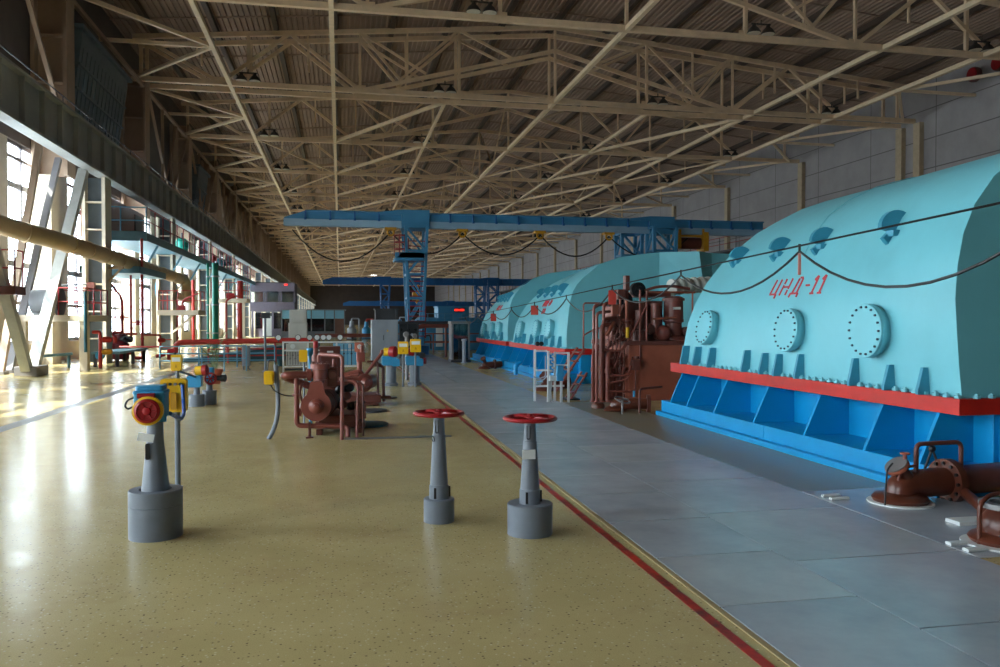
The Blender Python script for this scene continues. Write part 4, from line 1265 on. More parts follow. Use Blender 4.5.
M().tube([(.5, 15.3, .82), (.7, 15.3, .82), (.7, 15.3, .1)], .022, 8, .05).tube([(.66, 15.4, .75), (.8, 15.4, .72), (.82, 15.4, .05)], .03, 8, .05).build('guard_pipe', BROWND, o)
M().box(.05, .75, 15.1, 15.9, .06, .2).box(.1, .7, 15.0, 15.2, .02, .06).box(.0, .95, 15.3, 15.5, .1, .16).build('bed_plate', BROWND, o, False, .01)
M().box(.1, .2, 15.1, 15.9, 0, .06).box(.6, .7, 15.1, 15.9, 0, .06).build('skid', BROWND, o, False)
tag(M().lathe([(.26, 0), (.26, .03), (.02, .04)], (.55, 14.2, 0), n=30).build('manhole_lid', GREYD), 'dark round manhole lid on the floor between the two brown pumps', 'manhole lid')
tag(M().lathe([(.2, 0), (.2, .02), (.02, .03)], (.95, 16.6, 0), n=28).build('manhole_lid', GREYD), 'small dark manhole lid beside the smaller brown pump', 'manhole lid')

# ---------------------------------------------------------------- gauge rack
o = T('gauge_rack', 'white instrument rack with round gauges on top behind the brown pumps', 'instrument rack', (-.6, 24, 0))
xs = [-1.62, -.92, -.1, .62]
for x in xs:
    M().box(x - .025, x + .025, 23.98, 24.03, 0, .98).build('post', WHITE, o, False)
for z in (.96, .72, .25):
    M().box(-1.62, .62, 23.98, 24.03, z - .02, z + .02).build('rail', WHITE, o, False)
for (x0, x1, mm) in ((-1.55, -.97, CABB), (-.2, .55, OFFB)):
    M().box(x0, x1, 24.06, 24.08, .28, .92).build('back_panel', mm, o, False)
gx = [-1.75, -1.2, -.87, -.66, -.48, -.32, .0]
for k, x in enumerate(gx):
    q = M().lathe([(.085, 0), (.085, .05), (.075, .055)], (x, 24.0, 1.1), (0, -1, 0), 20).cyl((x, 24.0, .98), (x, 24.0, 1.04), .02).build('gauge', GREYD, o)
    M().lathe([(.07, .052), (.07, .057)], (x, 24.0, 1.1), (0, -1, 0), 20).build('dial', WHITE, q)
for k in range(8):
    x = -1.5 + .075 * k
    M().cyl((x, 23.96, .3), (x, 23.96, .68), .012, n=6).ball((x, 23.95, .58 - .1 * (k % 2)), .028, 8).build('impulse_tube', ALU, o)
for k in range(5):
    x = .0 + .11 * k
    M().cyl((x, 23.96, .28), (x, 23.96, .9), .013, n=6).ball((x, 23.95, .62), .03, 8).build('impulse_tube', GREYD if k % 2 else LBLUE, o)
for (x, z) in ((-1.35, .84), (.28, .84), (.5, .82)):
    M().lathe([(.07, 0), (.07, .03)], (x, 24.0, z), (0, -1, 0), 16).build('dial', WHITE, o)
M().box(-1.58, -.95, 23.95, 24.1, .14, .2).build('valve_manifold', BLACK, o, False)

# cabinets
def cabinet(x0, x1, y, z1, m, lab, top, tri=False):
    o = T('control_cabinet', lab, 'cabinet', ((x0 + x1) / 2, y, 0))
    bd = M().box(x0, x1, y, y + .7, .06, z1).build('body', m, o, False, .012)
    M().box(x0 + .02, x1 - .02, y + .02, y + .68, 0, .06).build('plinth', GREYD, o, False)
    dr = M().box(x0 + .03, (x0 + x1) / 2 - .005, y - .015, y, .1, z1 - .04).build('door', m, o, False, .004)
    M().box((x0 + x1) / 2 - .06, (x0 + x1) / 2 - .04, y - .035, y - .015, z1 * .55, z1 * .66).build('handle', GREYD, dr, False)
    M().box((x0 + x1) / 2 + .005, x1 - .03, y - .015, y, .1, z1 - .04).build('door', m, o, False, .004)
    if tri:
        cx = x0 + .6 * (x1 - x0)
        M().prism([(cx - .04, y - .018, z1 - .42), (cx + .04, y - .018, z1 - .42), (cx, y - .018, z1 - .35)], (0, .003, 0)).build('warning_triangle', YEL, o, False)
    return o


o = cabinet(1.1, 2.04, 28.8, 1.62, GREYL, 'tall grey control cabinet with an open topped frame, near the far actuators', True, True)
M().box(1.24, 2.02, 28.85, 28.9, 1.62, 2.0).box(1.24, 1.3, 28.8, 29.5, 1.62, 2.0).box(1.96, 2.04, 28.8, 29.5, 1.62, 2.02).box(1.2, 2.06, 28.8, 29.5, 1.97, 2.02).build('top_frame', GREYD, o, False)
o = cabinet(-2.02, -1.3, 33.0, 1.5, CABB, 'beige control cabinet with a boxy top unit, left of the gauge rack', False)
M().box(-1.98, -1.32, 33.02, 33.6, 1.5, 2.02).box(-1.92, -1.38, 33.0, 33.02, 1.56, 1.96).build('top_unit', CABB, o, False, .02)

# ================================================================ gantry cranes
def lattice(m, x, y, z0, z1, wt, wb, dt, db, r):
    """tapering four-post lattice leg; returns nothing"""
    def P(sx, sy, t):
        return V(x + sx * (wb + (wt - wb) * t) / 2, y + sy * (db + (dt - db) * t) / 2, z0 + (z1 - z0) * t)
    for sx in (-1, 1):
        for sy in (-1, 1):
            m.bar(P(sx, sy, 0), P(sx, sy, 1), r * 1.5)
    n = 5
    for k in range(n):
        a, b = k / n, (k + 1) / n
        for sy in (-1, 1):
            m.bar(P(-1, sy, b), P(1, sy, b), r)
            m.bar(P(-1 if k % 2 else 1, sy, a), P(1 if k % 2 else -1, sy, b), r)
        for sx in (-1, 1):
            m.bar(P(sx, -1, b), P(sx, 1, b), r)
            m.bar(P(sx, -1 if k % 2 else 1, a), P(sx, 1 if k % 2 else -1, b), r)


def gantry(Y, xa, xb, l1, l2, zb, zt, ma, mb_, lab, full):
    o = T('gantry_crane', lab, 'crane', ((l1 + l2) / 2, Y, 0), 'blue gantry cranes')
    zm = zb + (zt - zb) * .42
    b = M()
    e = .9
    b.prism([(xa, Y - .25, zb), (xb, Y - .25, zb), (xb, Y - .25, zt), (xa + e, Y - .25, zt), (xa, Y - .25, zt - .3)], (0, .5, 0))
    b.box(xa + e, xb, Y - .36, Y + .36, zt - .03, zt + .02)
    gb = b.build('girder', ma, o, False)
    M().box(xa - .02, xb, Y - .4, Y - .2, zb - .03, zm).build('lower_flange', mb_, gb, False)
    k = xa + .9
    s0 = None
    while k < xb - .2:
        if s0 is None:
            k0 = k
            s0 = M().box(k - .03, k + .03, Y - .36, Y - .24, zm, zt).box(k - .05, k + .05, Y - .46, Y - .4, zm - .04, zm + .06).build('stiffener', CRBLD, gb, False)
        else:
            q = s0.copy()
            col.objects.link(q)
            q.location = (k - k0, 0, 0)
        k += 1.05
    for (lx, wt, wb) in ((l1, .95, .55), (l2, 2.3, 1.5)):
        m = M()
        if full or lx == l1:
            lattice(m, lx, Y, .5, zb, wt, wb, 1.6, 1.2, .08)
        if lx == l2:
            m = M()
            lattice(m, lx - .1, Y - .6, .5, zb + .2, 1.1, .8, .9, .7, .1)
            lattice(m, lx - 1.3, Y + .5, .5, zb, 1.0, .8, .9, .7, .1)
        lg = m.build('leg', ma, o, False)
        M().box(lx - .45, lx + .45, Y - 1.6, Y + 1.6, .12, .5).cyl((lx - .1, Y - 1.2, .14), (lx + .1, Y - 1.2, .14), .14).cyl((lx - .1, Y + 1.2, .14), (lx + .1, Y + 1.2, .14), .14).build('bogie', CRBLD, lg, False)
        M().box(lx - .62, lx + .62, Y - .5, Y + .5, zb - .05, zt + .12).prism([(lx - .62, Y - .5, zt + .12), (lx - .62, Y - .5, zt - .1), (lx - 1.6, Y - .5, zt - .1), (lx - 1.6, Y - .5, zt)], (0, .06, 0)).build('head_box', ma, lg, False)
    if full:
        M().box(2.35, 3.6, Y - 1.1, Y + .3, 4.2, 4.32).box(2.35, 3.6, Y - 1.1, Y - 1.02, 4.32, 4.55).prism([(2.35, Y - 1.1, 4.32), (2.7, Y - 1.1, 4.55), (3.6, Y - 1.1, 4.62), (3.6, Y - 1.1, 4.32)], (0, .06, 0)).build('landing', ma, o, False)
        ld = M()
        for z in range(20):
            ld.cyl((l1 - .35, Y - .7, .9 + z * .22), (l1 + .4, Y - .7, .9 + z * .22), .022, n=6)
        ld.cyl((l1 - .35, Y - .7, .8), (l1 - .35, Y - .7, 5.2), .025, n=6).cyl((l1 + .4, Y - .7, .8), (l1 + .4, Y - .7, 5.2), .025, n=6)
        ld.build('ladder', RAILRED, o)
        cg = M()
        for z in (4.7, 5.0, 5.3):
            cg.torus((2.55, Y - .9, z), .22, .02, n=16, m=5)
        for k in range(4):
            cg.cyl((2.55 + .22 * math.cos(k * 1.57), Y - .9 + .22 * math.sin(k * 1.57), 4.4), (2.55 + .22 * math.cos(k * 1.57), Y - .9 + .22 * math.sin(k * 1.57), 5.35), .015, n=5)
        cg.build('cage', RAILRED, o)
        clip = [2.2, 5.4, 8.99, 12.29]
        for x in clip:
            M().box(x - .25, x + .25, Y - .5, Y - .1, zb - .14, zb - .03).torus((x, Y - .4, zb - .24), .14, .05, (0, 1, 0), 14, 6).build('cable_clip', YELD, o)
        cp = [-2.0] + clip + [16.2]
        pts = []
        for i in range(len(cp) - 1):
            for k in range(13):
                t = k / 12
                pts.append((cp[i] + (cp[i + 1] - cp[i]) * t, Y - .4, zb - .22 - (.95 if i else 1.9) * 4 * t * (1 - t) * (1.0 if i else .7)))
        M().tube(pts, .032, 6).build('festoon_cable', BLACK, o)
        h = M().box(15.6, 15.85, Y - .5, Y + .3, 5.0, 5.9).box(17.0, 17.25, Y - .5, Y + .3, 4.9, 5.8).box(15.7, 17.2, Y - .45, Y - .38, 5.55, 5.65).box(16.95, 17.05, Y - .45, Y - .3, 5.5, 5.95).cyl((17.0, Y - .3, 4.75), (17.0, Y - .3, 4.95), .14)
        hb = h.build('hoist', YELD, o, False)
        M().cyl((15.8, Y, 5.3), (17.1, Y, 5.3), .28, n=20).build('drum', BROWND, hb)
    return o


gantry(36, -2.35, 20.2, 3.3, 14.9, 5.72, 6.36, CRBL, CRBLL, 'nearer blue gantry crane spanning the turbines with a lattice leg and yellow hoist', True)
gantry(84, -1.7, 26.0, 4.6, 16.0, 5.3, 6.0, CRBLD, CRBLD, 'distant deep blue gantry crane beyond the nearer one', False)
gantry(128, .5, 24.0, 7.0, 17.5, 3.9, 4.6, CRBLD, CRBLD, 'farthest small blue gantry crane near the end of the hall', False)
o = T('crane_hook_block', 'yellow hook block hanging under the distant gantry crane', 'hook', (4.0, 83.5, 3.9))
M().box(7.4, 8.6, 83.3, 84, 3.7, 4.5).cyl((8, 83.6, 4.5), (8, 83.6, 5.3), .1).cyl((7.8, 83.6, 3.4), (8.2, 83.6, 3.7), .2).build('block', YELD, o, False)

# ================================================================ roof lamps
def lamp_proto():
    o = T('twin_lamp', '', 'lamp', (0, 0, 0), 'twin bell lamps under the roof')
    M().box(-.45, .45, -.03, .03, .38, .44).cyl((0, 0, .42), (0, 0, .6), .03, n=6).build('bracket', LAMPM, o, False)
    for x in (-.33, .33):
        d = M().lathe([(.3, 0), (.28, .06), (.2, .2), (.09, .3), (.07, .42)], (x, 0, 0), n=18).build('dome', LAMPM, o)
        M().lathe([(.27, -.012), (.285, .0)], (x, 0, 0), n=18).build('reflector', LAMPR, d)
    return o


lp = None
rowsY = [32.5, 43.9, 56.4, 68.4, 80.4, 92.4, 104.4, 116.4]
lx = [(-4.6, 'over the window side'), (5.6, 'left of the ridge'), (17.8, 'right of the ridge'), (28.8, 'over the turbine side wall')]
for i, y in enumerate(rowsY):
    for j, (x, wh) in enumerate(lx):
        lab = 'dark twin bell lamp %s, hanging at the %s truss line' % (wh, ORD[i])
        if lp is None:
            lp = lamp_proto()
            lp.location = (x, y - .75, CH + .12)
            lp['label'] = lab
        else:
            dup(lp, (x, y - .75, CH + .12), lab)
# floodlights high on the right wall
fp = None
for k, (y, z) in enumerate(((38.5, 15.2), (36.8, 15.3), (34.0, 15.35))):
    lab = 'round dark red floodlight high on the right wall, %s from the far side' % ORD[k]
    if fp is None:
        fp = T('floodlight', lab, 'floodlight', (34.5, y, z), 'round floodlights on the right wall')
        M().lathe([(.38, 0), (.42, .1), (.4, .3), (.2, .45)], (34.3, y, z), (1, 0, 0), 20).build('housing', BROWND, fp)
        M().lathe([(.36, -.01), (.37, .01)], (34.3, y, z), (1, 0, 0), 20).build('lens', REDP, fp)
        M().box(34.72, 35.0, y - .06, y + .06, z - .06, z + .06).build('arm', GREYD, fp, False)
    else:
        dup(fp, (34.5, y, z), lab)

# gallery with pipe rack along the right wall
o = T('wall_gallery', 'dark gallery with handrails along the right wall beyond the casings', 'gallery', (33.8, 110, 8))
M().box(33.0, 35.0, 50, 175, 7.6, 7.75).build('deck', GREYD, o, False)
r = M()
for z in (8.3, 8.9):
    r.cyl((33.1, 50, z), (33.1, 175, z), .035, n=6)
r.build('handrail', RAILRED, o)
for k in range(42):
    M().cyl((33.1, 51 + 3 * k, 7.75), (33.1, 51 + 3 * k, 8.95), .03, n=5).build('post', GREYD, o)
o = T('pipe_rack', 'rack of long dark pipes on brackets along the right wall', 'pipe rack', (34, 120, 3))
for k, z in enumerate((2.4, 3.2, 4.0, 4.8, 5.6, 6.4, 7.1)):
    M().cyl((34.2, 55, z), (34.2, 180, z), .14 - .01 * (k % 3), n=8).build('pipe', [GREYD, BROWND, WHITE, GREYD, BROWND, GREYL, BROWN][k], o)
for k in range(24):
    M().box(33.9, 34.9, 58.5 + 5 * k, 58.65 + 5 * k, 0, 7.4).build('bracket', GREYD, o, False)

# ================================================================ far blue generator, kiosk, pipes in the middle distance
o = T('generator', 'blue generator block with a cab on top beyond the casings', 'generator', (5.7, 43, 0))
b = M().box(4.0, 8.2, 42.4, 48, 0.0, 1.5).build('stator_housing', CRBL, o, False, .04)
M().prism([(4.2, 42.6, 1.5), (4.5, 42.6, 1.75), (8.0, 42.6, 1.75), (8.2, 42.6, 1.5)], (0, 5, 0)).build('top_cover', CRBL, o, False)
M().box(5.1, 6.75, 42.2, 44, 1.72, 2.32).box(5.05, 6.8, 42.15, 44.1, 2.3, 2.36).build('cab', CRBL, o, False, .02)
M().box(5.95, 6.5, 42.1, 42.2, 2.05, 2.24).build('display_frame', BLACK, o, False)
M().box(5.98, 6.18, 42.08, 42.1, 2.1, 2.19).box(6.24, 6.46, 42.08, 42.1, 2.1, 2.19).build('red_display', LED, o, False)
for x in (4.3, 5.0, 5.8, 6.6, 7.4):
    M().box(x, x + .5, 42.36, 42.4, .3, 1.25).build('door', CRBL, o, False, .01)
M().box(5.0, 5.35, 42.3, 42.4, .2, 1.2).build('white_panel', WHITE, o, False)
for k in range(9):
    M().cyl((4.1 + .45 * k, 42.2, 1.5), (4.1 + .45 * k, 42.2, 1.95), .02, n=5).build('rail_post', RAILBL, o)
M().cyl((4.0, 42.2, 1.95), (7.8, 42.2, 1.95), .02, n=6).cyl((4.0, 42.2, 1.72), (7.8, 42.2, 1.72), .015, n=6).build('handrail', RAILBL, o)
o = T('exciter', 'small rounded blue exciter left of the generator block', 'machine', (2.7, 45, 0))
M().lathe([(.7, 0), (.8, .05), (.8, 2.4), (.7, 2.45)], (2.6, 44, .95), (0, 1, 0), 24).build('drum', CRBL, o)
M().box(1.9, 3.3, 44.0, 46.4, 0, .6).build('base', CRBLD, o, False)
o = T('glass_kiosk', 'grey metal kiosk with a dark glass door right of the blue generator', 'kiosk', (4.5, 30.4, 0))
for x in (4.15, 4.78):
    M().box(x, x + .07, 30.1, 30.9, 0, 1.5).build('side_frame', ALU, o, False)
M().box(4.12, 4.88, 30.05, 30.95, 1.46, 1.56).build('top_frame', ALU, o, False)
M().box(4.22, 4.78, 30.12, 30.14, .1, 1.46).build('glass_door', GLASSD, o, False)
M().box(4.22, 4.78, 30.7, 30.75, .1, 1.46).build('back_panel', GREYD, o, False)
M().box(4.35, 4.65, 30.5, 30.7, .5, .8).build('meter', GREYL, o, False)
M().box(4.12, 4.88, 30.05, 30.95, 0, .1).build('plinth', GREYD, o, False)
o = T('bollard_post', 'grey post standing in front of the glass kiosk', 'post', (4.55, 29.6, 0))
M().cyl((4.55, 29.6, 0), (4.55, 29.6, .82), .07).cyl((4.55, 29.6, .82), (4.55, 29.6, .9), .1).lathe([(.12, 0), (.12, .03)], (4.55, 29.6, 0), n=14).build('post', GREYL, o)
o = M().cyl((1.9, 33.2, 1.5), (4.7, 33.2, 1.5), .06, n=10).cyl((1.95, 33.2, 0), (1.95, 33.2, 1.5), .04, n=8).cyl((4.65, 33.2, 0), (4.65, 33.2, 1.5), .04, n=8).build('overhead_pipe', GREYD)
tag(o, 'dark level pipe on two posts in front of the blue generator', 'pipe')
o = M().tube([(2.3, 34.5, .6), (3.0, 34.5, .62), (3.2, 34.5, 1.25), (3.5, 34.5, 1.36), (4.6, 34.5, 1.36)], .1, 10, .2).cyl((2.35, 34.5, 0), (2.35, 34.5, .6), .06, n=8).cyl((4.5, 34.5, 0), (4.5, 34.5, 1.3), .05, n=8).build('bent_pipe', BROWN)
tag(o, 'brown swan necked pipe in front of the blue generator', 'pipe')
o = T('barrier_rail', 'low dark red barrier rail in front of the blue generator', 'railing', (4, 38.4, 0))
M().cyl((2.6, 38.4, .55), (8.0, 38.4, .55), .05, n=8).cyl((2.6, 38.4, .95), (8.0, 38.4, .95), .03, n=8).build('rail', BROWN, o)
for k in range(7):
    M().cyl((2.7 + .85 * k, 38.4, 0), (2.7 + .85 * k, 38.4, .98), .03, n=6).build('post', BROWN, o)
rr = random.Random(5)
o = T('pump_skid', 'dark skid of small pumps and tubes below the blue generator', 'machine', (4.0, 39.3, 0))
M().box(2.7, 4.0, 39.0, 39.8, 0, .3).build('skid', GREYD, o, False)
for k in range(6):
    x = 2.9 + rr.random() * 1.2
    M().tube([(x, 39.2, .2), (x, 39.2, .5 + .4 * rr.random()), (x + .3, 39.2, .6 + .3 * rr.random()), (x + .35, 39.2, .2)], .035, 6, .1).build('tube', [GREYL, GREYD, RAILBL][k % 3], o)
o = T('waste_bin', 'low dark bin on the floor left of the glass kiosk', 'bin', (3.0, 31, 0))
M().prism([(2.6, 31, 0), (3.2, 31, 0), (3.24, 31, .32), (2.56, 31, .32)], (0, .5, 0)).build('bin', GREYD, o, False, .01)
# dark lattice mass: far switch stand at the foot of the crane leg
o = T('switch_stand', 'dark instrument stand at the foot of the near crane leg', 'instrument stand', (2.9, 33.5, 0))
M().box(2.45, 3.2, 33.6, 33.9, .1, 1.5).build('panel', GREYD, o, False)
for x in (2.45, 2.8, 3.2):
    M().box(x - .03, x + .03, 33.5, 33.58, 0, 1.6).build('post', GREYD, o, False)
for k in range(5):
    M().lathe([(.06, 0), (.06, .04)], (2.5 + .15 * k, 33.55, 1.2 - .2 * (k % 2)), (0, -1, 0), 12).build('dial', GREYL if k % 2 else BLACK, o)
o = T('valve_cluster', 'silver valve cluster between the yellow switch boxes and the crane leg', 'valve', (1.75, 21.5, 0))
M().cyl((1.75, 21.5, 0), (1.75, 21.5, 1.2), .05).lathe([(.06, 0), (.08, .05), (.08, .12), (.06, .16)], (1.72, 21.4, 1.22), (0, -1, 0), 16).lathe([(.05, 0), (.07, .05), (.05, .1)], (1.95, 21.4, 1.18), (0, -1, 0), 14).cyl((1.75, 21.5, .9), (2.0, 21.5, 1.15), .04).build('valve_body', ALU, o)

# far things on the floor in the mid left: office, booth, machine hall clutter
def glazed_office():
    o = T('site_office', 'blue topped glazed office with a wooden door in the far middle of the hall', 'office', (-2.4, 76, 0))
    x0, x1, y0, y1 = -5.2, .45, 74.5, 78
    M().box(x0, x1, y0, y1, 1.75, 2.5).build('fascia', OFFB, o, False)
    M().box(x0, x1, y0 + .02, y1, 0, .6).build('dado', OFFG, o, False)
    for x in (x0, -3.4, -2.6, -1.4, -.55, x1 - .1):
        M().box(x, x + .1, y0 - .04, y0 + .1, 0, 2.52).build('mullion', OFFG, o, False)
    M().box(x0, x1, y1 - .05, y1, 0, 1.75).box(x0, x0 + .05, y0, y1, 0, 1.75).box(x1 - .05, x1, y0, y1, 0, 1.75).build('rear_wall', OFFG, o, False)
    M().box(-4.9, -.55, y0 + .03, y0 + .05, .6, 1.75).build('glazing', GLASSD, o, False)
    M().box(-.5, .35, y0 - .02, y0 + .04, 0, 1.75).build('door', WOOD, o, False)
    M().box(x0 - .1, x1 + .1, y0 - .15, y1 + .1, 2.5, 2.6).build('roof', OFFG, o, False)


glazed_office()
o = T('control_booth', 'purple grey control booth on stilts under the end of the teal walkway', 'booth', (-6.3, 81, 0))
x0, x1, y0, y1 = -8.35, -4.25, 79, 84
M().box(x0, x1, y0, y1, 4.35, 5.15).build('upper_wall', BOOTH, o, False)
M().box(x0, x1, y0, y1, 2.45, 3.35).build('lower_wall', BOOTH, o, False)
for x in (x0, -7.15, -6.95, -5.75, -5.55, x1 - .12):
    M().box(x, x + .12, y0, y0 + .1, 3.35, 4.35).build('mullion', BOOTH, o, False)
M().box(x0, x1, y1 - .1, y1, 3.35, 4.35).box(x1 - .1, x1, y0 + 2.5, y1, 3.35, 4.35).build('rear_wall', BOOTH, o, False)
M().box(x0 + .1, x1 - .1, y0 + .04, y0 + .06, 3.35, 4.35).build('glazing', GLASS, o, False)
M().box(x0 + .1, x1 - .1, y0 + 3.2, y0 + 3.3, 3.35, 4.35).build('back_blind', CREAM, o, False)
M().box(x0, x1, y0, y1, 5.15, 5.22).build('roof', GREYD, o, False)
M().box(-5.2, -4.9, y0 - .06, y0, 4.95, 5.05).build('red_display', LED, o, False)
for x in (x0 + .1, -6.4, x1 - .3):
    M().box(x, x + .2, y0 + .1, y0 + .3, 0, 2.45).build('leg', BOOTH, o, False)
o = T('booth_cabin', 'small glazed cabin with a white door under the control booth', 'cabin', (-6.6, 80.5, 0))
M().box(-8.0, -4.6, 80, 83, 0, .8).box(-8.0, -4.6, 82.9, 83, .8, 2.3).build('walls', BOOTH, o, False)
M().box(-7.3, -6.3, 79.96, 80, .1, 2.0).build('door', WHITE, o, False)
M().box(-8.0, -4.6, 80.0, 80.02, .8, 2.3).build('glazing', GLASSD, o, False)
# distant clutter of turbine parts near the end of the hall
rr = random.Random(11)
for k in range(7):
    x = .8 + 1.1 * k + rr.random() * .3
    o = T('distant_machine', 'hazy distant machine between the office and the blue generator, %s from the left' % ORD[k], 'machine', (x, 66 + 2 * k, 0), 'distant machines')
    y = 66 + 2 * k
    h = 1.2 + rr.random() * .6
    M().lathe([(.32, 0), (.36, .1), (.36, h * .6), (.2, h * .7), (.16, h)], (x, y, 0), n=16).build('vessel', [GREYL, LBLUE, WHITE, GREYL, CRBL, WHITE, GREYL][k], o)
    M().tube([(x, y, h), (x, y, h + .2), (x + .6, y, h + .2), (x + .6, y, 0)], .06, 8, .15).build('pipe', [GREYL, REDPIPE, ALU, REDP, GREYL, WHITE, ALU][k], o)
    M().box(x - .45, x + .45, y - .45, y + .45, 0, .12).build('base', GREYD, o, False)
o = T('pipe_bridge', 'long dark red pipe running across the middle distance behind the cabinets', 'pipe', (1, 40, 0))
M().cyl((-1.2, 40, .85), (2.2, 40, .85), .1, n=10).build('pipe', BROWN, o)
for x in (-1.0, .6, 2.0):
    M().box(x - .05, x + .05, 39.95, 40.05, 0, .8).build('support', GREYD, o, False)

# ================================================================ window side
# beige ventilation duct
o = T('ventilation_duct', 'thick beige ventilation duct running along the window columns', 'duct', (-8.15, 34, 3.9))
path = fillet([(-11.5, 22.2, 5.3), (-8.9, 24.2, 4.12), (-8.15, 25.4, 3.95), (-8.15, 45.4, 3.75), (-8.15, 45.9, 3.0), (-8.15, 45.9, 2.55)], .75, 6)
M().tube(path, .265, 22).build('pipe_run', DUCT, o)
for y in [26.6 + 1.9 * k for k in range(10)]:
    z = 3.95 - (y - 25.4) * .01
    M().torus((-8.15, y, z), .27, .02, (0, 1, -.01), 26, 6).build('joint_ring', DUCT, o)
for (p, d) in (((-8.62, 24.6, 4.06), (.75, 1, -.12)), ((-9.6, 23.6, 4.42), (.85, .7, -.4))):
    M().torus(p, .27, .022, d, 26, 6).build('joint_ring', DUCT, o)
for y in (32.0, 44.0):
    M().box(-8.5, -7.9, y - .05, y + .05, 3.5, 3.6).bar((-8.45, y, 3.0), (-8.0, y, 3.5), .06).build('bracket', DUCT, o, False)
M().tube([(-8.15, 45.9, 2.75), (-8.6, 45.8, 2.95), (-9.6, 45.6, 2.9)], .2, 16, .2).build('branch', DUCT, o)
o = T('fan_unit', 'small blue round fan unit beside the end of the beige duct', 'fan', (-8.9, 44.6, 3.2))
M().lathe([(.45, 0), (.5, .05), (.5, .9), (.4, .95)], (-9.4, 44.6, 3.2), (1, 0, 0), 24).cyl((-8.9, 44.6, 2.2), (-8.9, 44.6, 2.8), .08).build('housing', RAILBL, o)


def rail(o, pts, h=1.0, m=RAILRED, step=0.9, r=.022, mids=1):
    pts = [Vector(p) for p in pts]
    for k in range(mids + 1):
        z = h * (k + 1) / (mids + 1)
        t = M()
        for a, b in zip(pts, pts[1:]):
            t.cyl(a + V(0, 0, z), b + V(0, 0, z), r, n=6)
        t.build('rail', m, o)
    for a, b in zip(pts, pts[1:]):
        n = max(1, round((b - a).length / step))
        for k in range(n + 1):
            p = a + (b - a) * k / n
            M().cyl(p, p + V(0, 0, h), r, n=6).build('post', m, o)


# fan platform
o = T('fan_platform', 'cream platform with red railing carrying the big grey fan behind the V brace', 'platform', (-9.0, 28, 0))
M().box(-9.76, -7.75, 27.1, 29.6, 1.56, 1.76).build('deck', CREAM, o, False)
M().box(-8.02, -7.78, 27.15, 27.4, 0, 1.56).build('post', CREAM, o, False)
M().box(-9.74, -9.54, 27.15, 27.4, 0, 1.56).build('post', CREAM, o, False)
M().cyl((-7.8, 27.05, .6), (-7.8, 27.05, 2.5), .05, n=8).build('hose', TEALD, o)
rail(o, [(-9.7, 29.5, 1.76), (-7.8, 29.5, 1.76), (-7.8, 27.15, 1.76), (-8.6, 27.15, 1.76)], .85)
o = T('axial_fan', 'big grey cone shaped fan with a dark round grille on the cream platform', 'fan', (-9.4, 28.2, 1.76))
M().lathe([(.38, 0), (.4, .3), (.42, .5)], (-9.72, 28.3, 2.2), (1, 0, 0), 26).box(-9.65, -9.3, 28.1, 28.5, 1.76, 1.9).build('cone', GREYL, o)
M().lathe([(.44, 0), (.48, .03), (.48, .12), (.1, .14)], (-9.0, 28.3, 2.2), (1, 0, 0), 26).box(-9.02, -8.88, 28.2, 28.4, 1.76, 1.9).build('grille', GREYD, o)

o = T('service_platform', 'dark decked platform with red railing at the left edge by the V brace', 'platform', (-9.2, 24.4, 0))
M().box(-10.8, -8.35, 23.1, 23.8, 2.28, 2.5).build('deck', BROWND, o, False)
rail(o, [(-10.6, 23.15, 2.5), (-8.38, 23.15, 2.5), (-8.38, 23.7, 2.5)], .95)
M().box(-10.75, -10.6, 23.3, 23.45, 0, 2.28).build('post', GREYD, o, False)
o = T('service_platform', 'hanging grey platform with red railing under the end of the beige duct', 'platform', (-7.8, 43, 1.9))
M().box(-8.75, -6.85, 41.6, 43.8, 1.85, 2.1).build('deck', CREAMC, o, False)
rail(o, [(-8.7, 43.7, 2.1), (-8.7, 41.65, 2.1), (-6.9, 41.65, 2.1), (-6.9, 43.7, 2.1)], .95)
M().bar((-8.5, 43.5, .9), (-7.4, 43.5, 1.85), .1).build('bracket', CREAMC, o, False)
M().tube([(-7.75, 42.5, 2.1), (-7.75, 42.5, 2.6), (-6.95, 42.3, 2.95)], .045, 10, .2).box(-7.9, -7.6, 42.2, 42.6, 2.1, 2.35).build('burner', REDP, o)

# teal walkway along the columns
o = T('walkway', 'long teal walkway with thin railing high along the window columns', 'walkway', (-8.8, 56, 5.0))
M().box(-9.9, -7.9, 35.6, 79, 4.98, 5.06).build('deck', TEAL, o, False)
f = M().box(-7.93, -7.86, 35.6, 79, 4.9, 5.24).box(-9.9, -7.86, 35.56, 35.63, 4.9, 5.3)
f.build('fascia', TEAL, o, False)
for k in range(8):
    y = 38 + 5.5 * k
    M().bar((-8.5, y, 3.9), (-7.95, y, 4.9), .08).build('bracket', TEAL, o, False)
rail(o, [(-9.9, 35.65, 5.2), (-7.9, 35.65, 5.2)], 1.1, RAILBL, 1.0, .03)
rail(o, [(-7.9, 35.65, 5.2), (-7.9, 79, 5.2)], 1.1, RAILRED, 1.6, .025)
o = T('walkway', 'short lower teal platform with a slanting bracket below the long walkway', 'walkway', (-9.2, 37, 3.4))
M().box(-9.9, -7.7, 33.6, 38.4, 3.45, 3.72).build('deck', TEAL, o, False)
M().bar((-9.5, 33.7, 2.4), (-8.6, 33.7, 3.6), .14).build('bracket', TEAL, o, False)

